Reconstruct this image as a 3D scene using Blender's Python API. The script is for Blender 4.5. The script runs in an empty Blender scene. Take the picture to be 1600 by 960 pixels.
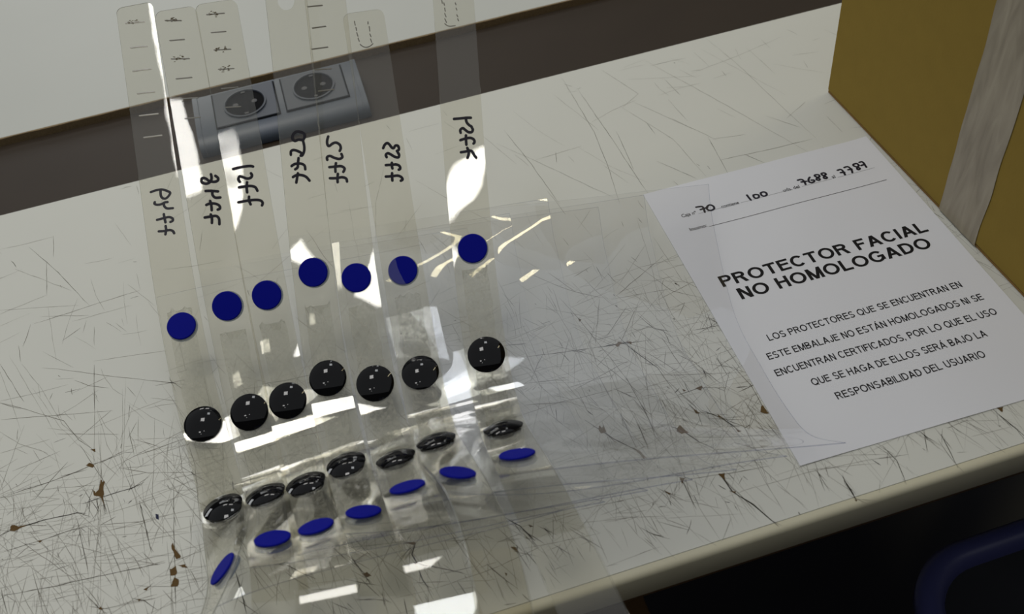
import bpy, bmesh, math, random
import numpy as np
from mathutils import Vector, Matrix, noise

# ------------------------------------------------------------------ camera, world, lights, exposure
scene = bpy.context.scene
COL = scene.collection
CAM_H, PITCH, ROLL, FPX = 0.5734, 0.8114, -0.1418, 1561.0      # metres above the table top / radians / pixels at 1600 wide
cam_data = bpy.data.cameras.new('camera')
cam = bpy.data.objects.new('camera', cam_data)
COL.objects.link(cam)
cam_data.sensor_width = 36.0
cam_data.lens = FPX / 1600.0 * 36.0
cam_data.clip_start = 0.02
_f = Vector((0, math.cos(PITCH), -math.sin(PITCH)))
_u0 = Vector((0, math.sin(PITCH), math.cos(PITCH)))
_r0 = Vector((1, 0, 0))
_r = math.cos(ROLL) * _r0 + math.sin(ROLL) * _u0
_u = -math.sin(ROLL) * _r0 + math.cos(ROLL) * _u0
_m = Matrix((( _r.x, _u.x, -_f.x, 0), (_r.y, _u.y, -_f.y, 0), (_r.z, _u.z, -_f.z, CAM_H), (0, 0, 0, 1)))
cam.matrix_world = _m
cam_data.dof.use_dof = True
cam_data.dof.focus_distance = 0.80
cam_data.dof.aperture_fstop = 9.0
scene.camera = cam

world = bpy.data.worlds.new('room_ambience')
scene.world = world
world.use_nodes = True
world.node_tree.nodes['Background'].inputs['Color'].default_value = (0.94, 0.97, 1.0, 1)
world.node_tree.nodes['Background'].inputs['Strength'].default_value = 0.46


def area(name, loc, target, sx, sy, radiance, color):
    d = bpy.data.lights.new(name, 'AREA')
    d.shape = 'RECTANGLE'
    d.size, d.size_y = sx, sy
    d.energy = radiance * math.pi * sx * sy
    d.color = color
    o = bpy.data.objects.new(name, d)
    COL.objects.link(o)
    o.location = loc
    o.rotation_euler = (Vector(target) - Vector(loc)).to_track_quat('-Z', 'Y').to_euler()
    return o


# ceiling panels of the workshop (2.2 m above the table) and the window wall behind the benches
area('ceiling_panel', (-0.50, 0.92, 2.2), (-0.50, 0.92, 0), 0.42, 0.46, 14.5, (1.0, 0.985, 0.96))
area('ceiling_panel', (0.06, 1.90, 2.2), (0.06, 1.90, 0), 0.30, 0.42, 11.0, (0.95, 0.98, 1.0))
area('strap_glint_lamp', (-0.93, -0.70, 2.2), (-0.93, -0.70, 0), 0.27, 0.17, 14.0, (1.0, 0.985, 0.96))  # this and the next two: unseen small lamps, added for glints on the straps
area('strap_glint_lamp', (-0.80, -1.045, 2.2), (-0.80, -1.045, 0), 0.13, 0.07, 14.0, (1.0, 0.985, 0.96))
area('strap_glint_lamp', (-0.33, -0.62, 2.2), (-0.33, -0.62, 0), 0.11, 0.10, 14.0, (1.0, 0.985, 0.96))
area('ceiling_panel', (-1.25, 3.75, 2.2), (-1.25, 3.75, 0), 0.6, 0.5, 9.0, (1.0, 0.98, 0.94))
area('ceiling_panel', (-0.35, 3.5, 2.2), (-0.35, 3.5, 0), 0.5, 0.45, 9.0, (1.0, 0.98, 0.94))
tube = area('tube_lamp', (2.02, 1.76, 2.2), (2.02, 1.76, 0), 0.09, 1.55, 16.0, (1.0, 0.88, 0.55))
tube.rotation_euler = (0, 0, -0.566)
area('window_light', (-1.5, 4.2, 1.0), (0.0, 0.4, 0.3), 1.2, 0.8, 3.0, (0.95, 0.98, 1.0))
area('window_light', (-3.6, 3.2, 0.9), (0.0, 0.4, 0.3), 1.2, 0.8, 6.0, (0.95, 0.98, 1.0))

scene.view_settings.view_transform = 'Standard'
scene.view_settings.look = 'None'
scene.view_settings.gamma = 1.0
scene.view_settings.use_curve_mapping = False
scene.view_settings.exposure = 0.0
scene.cycles.max_bounces = 6
scene.cycles.diffuse_bounces = 2
scene.cycles.glossy_bounces = 3
scene.cycles.transparent_max_bounces = 64
scene.cycles.use_adaptive_sampling = True
scene.cycles.adaptive_threshold = 0.02
scene.cycles.use_denoising = True
scene.cycles.sample_clamp_indirect = 6.0
scene.cycles.caustics_reflective = False
scene.cycles.caustics_refractive = False

# ------------------------------------------------------------------ measured data (millimetres)
# strap curves of the seven shields; handwriting, slits on the straps as (along, across);
# lettering on the sheet as (right, down) from its corner; scratches and chips as table x, y
VP = [[-0.23416,0.4616,0.10604,0.31137,0.26252,-0.49798,-0.47119,-0.44002,-0.36465,0.36831,0.65574,-0.21146,0.28973,0.03082,0.91255],[-0.19815,0.46111,0.03368,0.23339,0.36473,0.14667,-0.8075,-0.71356,-0.57928,0.61602,0.60578,0.17216,0.22084,0.06784,-0.33047],[-0.16985,0.46504,0.01897,0.22034,0.349,0.1423,-0.88869,-0.72748,-0.50925,0.53748,0.68726,0.13195,0.21589,0.08124,-0.16086],[-0.13997,0.47731,-0.10004,0.18621,0.35579,0.15213,-0.91204,-0.74269,-0.50038,0.40995,0.68185,0.11422,0.19904,0.09631,-0.41267],[-0.10528,0.46581,-0.04609,0.21724,0.26775,0.19621,-0.76936,-0.66155,-0.51132,0.72084,0.73368,0.03601,0.20908,0.11508,-0.11607],[-0.0724,0.47072,0.00367,0.12745,0.34917,0.05601,-0.88687,-0.71798,-0.30797,0.73165,0.61988,0.02107,0.19332,0.1176,-0.58173],[-0.02318,0.47322,-0.09568,0.09381,0.14934,0.25187,-0.7512,-0.69103,-0.5002,0.76099,0.72542,-0.00396,0.18584,0.14244,-0.14307]]
WRITING = [[[[-195.8,-7.3],[-196.4,-3.6],[-196.3,0.6],[-195.5,2.9]],[[-195.5,2.9],[-193.7,5.6],[-191.8,7.4],[-189.5,6.1],[-187.7,3.5],[-188.6,1.0],[-191.2,-0.0],[-195.5,0.3]],[[-186.5,-5.3],[-185.2,-5.7],[-183.8,-3.8],[-183.6,-0.4],[-184.5,2.3],[-184.3,4.4]],[[-183.2,1.4],[-181.1,1.6],[-178.9,3.5],[-178.1,7.8]],[[-174.7,0.3],[-171.5,0.4],[-167.4,0.7]],[[-171.0,-5.4],[-171.2,-0.9],[-171.3,3.8],[-169.5,6.4],[-167.5,6.4],[-166.8,4.5]],[[-164.3,0.4],[-161.1,0.4],[-157.3,-0.6]],[[-161.0,-5.3],[-160.3,-1.2],[-160.2,2.9],[-158.8,5.3],[-156.6,6.1]]],[[[-177.5,5.4],[-174.5,5.4],[-172.0,3.8],[-171.2,0.9],[-172.5,-1.8],[-174.5,-2.2],[-175.8,-0.8],[-174.7,1.5],[-172.8,3.4],[-171.6,6.7],[-172.1,9.5],[-174.0,10.0],[-175.8,8.4]],[[-166.0,-0.4],[-165.4,3.7],[-164.2,8.4]],[[-164.3,4.2],[-162.3,4.1],[-160.0,5.7],[-159.5,9.3]],[[-158.2,1.6],[-154.7,1.9],[-151.3,1.6]],[[-155.8,-1.6],[-156.3,1.2],[-155.6,5.0],[-153.7,7.6],[-151.5,7.7],[-151.0,6.0]],[[-148.3,0.4],[-145.5,0.8],[-142.1,0.2]],[[-146.9,-4.3],[-146.8,0.1],[-146.6,4.0],[-144.3,5.8],[-140.2,5.4]]],[[[-175.4,-8.3],[-175.8,-4.1],[-175.9,1.4],[-175.6,4.8],[-175.0,6.4]],[[-165.5,-5.1],[-167.6,-5.7],[-169.4,-4.4],[-168.3,-1.9],[-166.9,0.8],[-167.2,3.4],[-168.7,4.6],[-170.3,4.1]],[[-164.2,0.2],[-160.7,-0.7],[-157.0,-0.9]],[[-161.5,-6.2],[-161.5,-2.0],[-161.2,2.4],[-159.7,5.6],[-157.0,6.6]],[[-153.6,-0.1],[-150.7,-0.6],[-147.9,0.1]],[[-150.8,-8.5],[-150.9,-2.8],[-150.7,3.1],[-149.7,7.4],[-147.7,9.0],[-145.8,8.2]]],[[[-178.0,1.3],[-178.4,-1.2],[-177.7,-3.8],[-179.3,-5.4],[-181.9,-5.1],[-184.2,-2.7],[-184.2,0.3],[-182.7,3.2],[-180.0,3.7],[-177.7,2.2]],[[-177.7,2.2],[-173.9,2.8],[-170.1,2.5],[-167.0,1.0],[-166.6,-0.5]],[[-166.6,-0.5],[-168.3,0.4],[-170.2,-2.4],[-171.2,-5.4],[-170.4,-7.4],[-167.9,-7.7]],[[-165.0,-2.2],[-161.2,-3.0],[-158.3,-3.5],[-157.0,-5.4]],[[-159.6,-7.9],[-160.9,-5.3],[-160.8,-0.8],[-159.1,1.8],[-156.4,2.1]],[[-153.9,-3.7],[-150.5,-4.6],[-147.2,-5.5]],[[-151.5,-7.6],[-152.7,-4.5],[-152.2,-0.6],[-150.7,2.3],[-147.8,4.5]]],[[[-187.3,-8.5],[-183.9,-9.7],[-180.9,-9.5],[-180.2,-8.3],[-181.7,-5.7],[-182.1,-3.1],[-180.3,-0.6],[-177.7,0.0],[-175.6,-1.0]],[[-170.0,-10.9],[-172.0,-10.9],[-172.7,-8.6],[-170.8,-5.3],[-169.7,-1.9],[-170.7,0.5],[-173.2,-0.0]],[[-166.8,-4.7],[-163.3,-5.5],[-160.4,-5.7]],[[-164.4,-9.9],[-164.3,-5.4],[-164.1,-1.0],[-162.0,1.3],[-159.7,0.1]],[[-158.7,-4.1],[-155.7,-4.7],[-152.5,-4.9]],[[-156.1,-10.3],[-155.6,-5.3],[-155.8,-1.3],[-154.5,1.6],[-152.2,2.1]]],[[[-172.4,-0.4],[-174.5,1.0],[-175.7,3.0],[-174.4,4.6],[-171.9,6.0],[-171.3,7.3],[-172.9,8.9],[-172.4,10.8],[-169.8,11.1],[-168.8,9.4]],[[-165.4,1.2],[-167.1,0.8],[-168.2,2.5],[-166.7,4.8],[-164.8,7.2],[-164.0,9.8],[-165.9,10.6],[-167.6,9.9]],[[-160.7,4.4],[-158.3,4.0],[-156.5,4.2]],[[-159.6,-0.3],[-159.3,3.7],[-158.9,7.7],[-157.4,9.7],[-155.4,9.9],[-154.9,8.7]],[[-153.0,3.4],[-150.3,3.0],[-147.6,2.8]],[[-151.2,-1.6],[-150.8,2.9],[-150.6,7.3],[-149.1,9.8],[-147.2,10.4],[-146.5,9.0]]],[[[-177.2,-5.7],[-177.2,-1.2],[-177.3,3.3],[-177.0,6.8]],[[-176.2,3.2],[-174.0,3.5],[-172.0,4.9],[-170.3,7.0]],[[-166.5,-1.5],[-168.6,-1.6],[-169.8,0.3],[-168.2,2.2],[-166.5,4.3],[-166.3,6.7],[-168.0,7.7],[-169.2,7.2]],[[-164.2,2.3],[-160.9,2.1],[-157.3,2.1]],[[-161.0,-2.1],[-161.8,1.3],[-162.1,5.3],[-160.6,7.9],[-158.5,8.2],[-157.7,7.5]],[[-154.8,2.6],[-152.2,3.5],[-149.6,3.1],[-147.4,2.2]],[[-152.0,-2.3],[-152.2,1.0],[-152.6,4.6],[-151.3,6.3],[-148.7,7.5],[-147.0,8.7]]]]
SLITS = {0:[[[-353.9,-9.3],[-351.9,6.3]],[[-329.7,-8.1],[-328.2,5.8]],[[-307.4,-8.8],[-306.2,6.4]],[[-285.9,-7.6],[-284.4,6.4]],[[-265.4,-8.4],[-263.9,6.8]],[[-245.0,-7.1],[-243.9,7.2]]],1:[[[-293.6,-8.4],[-291.8,3.0]],[[-278.8,-7.7],[-278.0,2.8]],[[-265.4,-9.0],[-263.7,3.9]],[[-250.6,-8.0],[-249.9,3.4]],[[-235.6,-6.9],[-234.6,5.2]],[[-220.9,-6.7],[-220.3,4.5]]],2:[[[-287.9,-7.8],[-287.1,4.9]],[[-274.9,-6.9],[-274.2,3.6]],[[-262.4,-7.1],[-261.2,4.8]],[[-248.3,-6.4],[-247.3,4.6]],[[-234.3,-6.7],[-233.7,5.4]],[[-220.5,-6.1],[-219.6,4.7]]],4:[[[-285.6,-13.7],[-285.4,-2.7]],[[-269.4,-11.9],[-269.6,-1.9]],[[-253.8,-14.1],[-254.0,-2.0]],[[-238.3,-13.3],[-237.7,-1.2]],[[-222.0,-12.5],[-222.1,-0.7]]]}
PERF = {5:[[[-267.0,-7.1],[-264.3,-7.0]],[[-262.6,-6.7],[-260.2,-6.6]],[[-258.8,-6.7],[-256.1,-6.3]],[[-254.7,-6.4],[-252.4,-5.9]],[[-250.0,-5.6],[-248.2,-3.8],[-247.3,-1.5],[-247.7,1.3],[-249.2,3.8]],[[-265.3,2.7],[-263.7,2.5]],[[-261.9,3.1],[-258.5,3.0]],[[-256.5,2.7],[-254.4,3.2]],[[-252.8,2.6],[-250.3,3.1]]],6:[[[-266.3,-8.6],[-264.0,-8.4]],[[-264.2,-7.2],[-262.4,-6.9]],[[-260.3,-6.9],[-257.9,-6.6]],[[-256.2,-7.1],[-253.7,-6.3]],[[-252.3,-7.3],[-249.5,-6.3]],[[-248.7,-7.6],[-247.3,-6.2],[-246.4,-4.2],[-246.4,-1.8],[-246.5,0.0]],[[-263.4,1.3],[-261.9,1.7]],[[-259.5,1.6],[-258.0,2.1]],[[-254.4,1.8],[-252.9,2.4]],[[-251.4,2.2],[-249.9,2.8]]]}
HOLE = [-278.4,-0.2]
LAYOUT = {'title1':[[19.2,127.0],[195.7,127.6],[20.3,114.5]],'title2':[[27.2,146.1],[189.0,142.5],[28.1,133.6]],'b1':[[28.5,190.3],[186.2,189.7],[29.3,183.6]],'b2':[[20.5,206.6],[193.5,206.6],[21.1,200.0]],'b3':[[19.1,222.9],[194.3,222.4],[19.9,216.3]],'b4':[[38.9,238.8],[175.6,239.2],[39.6,232.8]],'b5':[[49.1,255.6],[163.7,255.6],[50.2,249.5]],'caja':[[20.0,40.6],[33.1,40.1]],'cont':[[55.2,41.3],[71.1,41.7]],'uds':[[111.6,41.6],[126.4,41.4]],'al':[[157.0,40.6],[160.0,40.4]],'res':[[20.0,58.4],[34.8,58.3]],'d1':[[34.6,40.9],[54.2,41.0]],'d2':[[72.8,41.7],[111.0,41.6]],'d3':[[128.7,41.2],[155.6,40.7]],'d4':[[161.7,40.4],[196.1,40.0]],'rule':[[36.2,59.0],[197.0,58.6]]}
HAND = [[[35.6,32.5],[38.7,32.9],[40.6,33.8],[40.8,36.4],[39.9,40.9]],[[37.8,36.7],[44.2,36.2]],[[45.6,34.3],[43.4,36.4],[43.5,39.4],[45.8,40.8],[48.9,39.6],[49.3,36.3],[47.4,34.0],[45.1,34.6]],[[81.3,33.6],[81.4,37.1],[81.7,40.7]],[[86.3,35.6],[85.6,37.8],[86.5,40.2],[89.3,39.8],[90.2,37.1],[88.3,35.6],[86.3,35.6]],[[92.9,35.7],[92.5,38.6],[94.4,40.3],[96.8,39.3],[97.2,36.4],[95.2,34.9],[93.2,35.3]],[[128.8,32.0],[131.6,32.0],[132.9,33.5],[132.9,36.7],[132.4,39.3]],[[130.5,35.3],[134.9,35.9]],[[139.8,32.2],[137.9,33.9],[136.6,37.0],[137.9,39.1],[140.7,38.6],[141.4,36.9],[139.4,36.1]],[[147.9,34.3],[148.3,32.0],[145.7,31.0],[144.5,32.1],[145.7,35.0],[146.6,37.4],[145.2,38.5],[143.6,37.0],[145.3,35.3],[147.9,34.3]],[[154.4,33.3],[153.8,31.4],[151.3,31.2],[150.9,33.1],[152.1,35.6],[153.2,37.7],[151.6,38.6],[150.3,37.3],[151.9,35.1],[154.4,33.3]],[[165.7,32.2],[168.6,32.2],[169.4,34.5],[169.1,37.7],[168.7,39.9]],[[166.6,36.0],[169.8,36.7]],[[172.6,31.1],[175.6,30.9],[176.8,33.5],[176.7,36.7],[175.7,39.5]],[[174.2,34.9],[177.4,35.3]],[[185.4,33.2],[184.9,30.2],[181.8,30.1],[181.1,32.3],[183.0,34.7],[184.2,36.9],[182.4,38.2],[181.7,36.7],[183.4,34.5],[185.4,33.2]],[[187.6,29.6],[190.0,29.6],[190.5,32.5],[190.1,35.2],[189.9,37.5]],[[187.1,34.0],[190.2,33.6]]]
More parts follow.
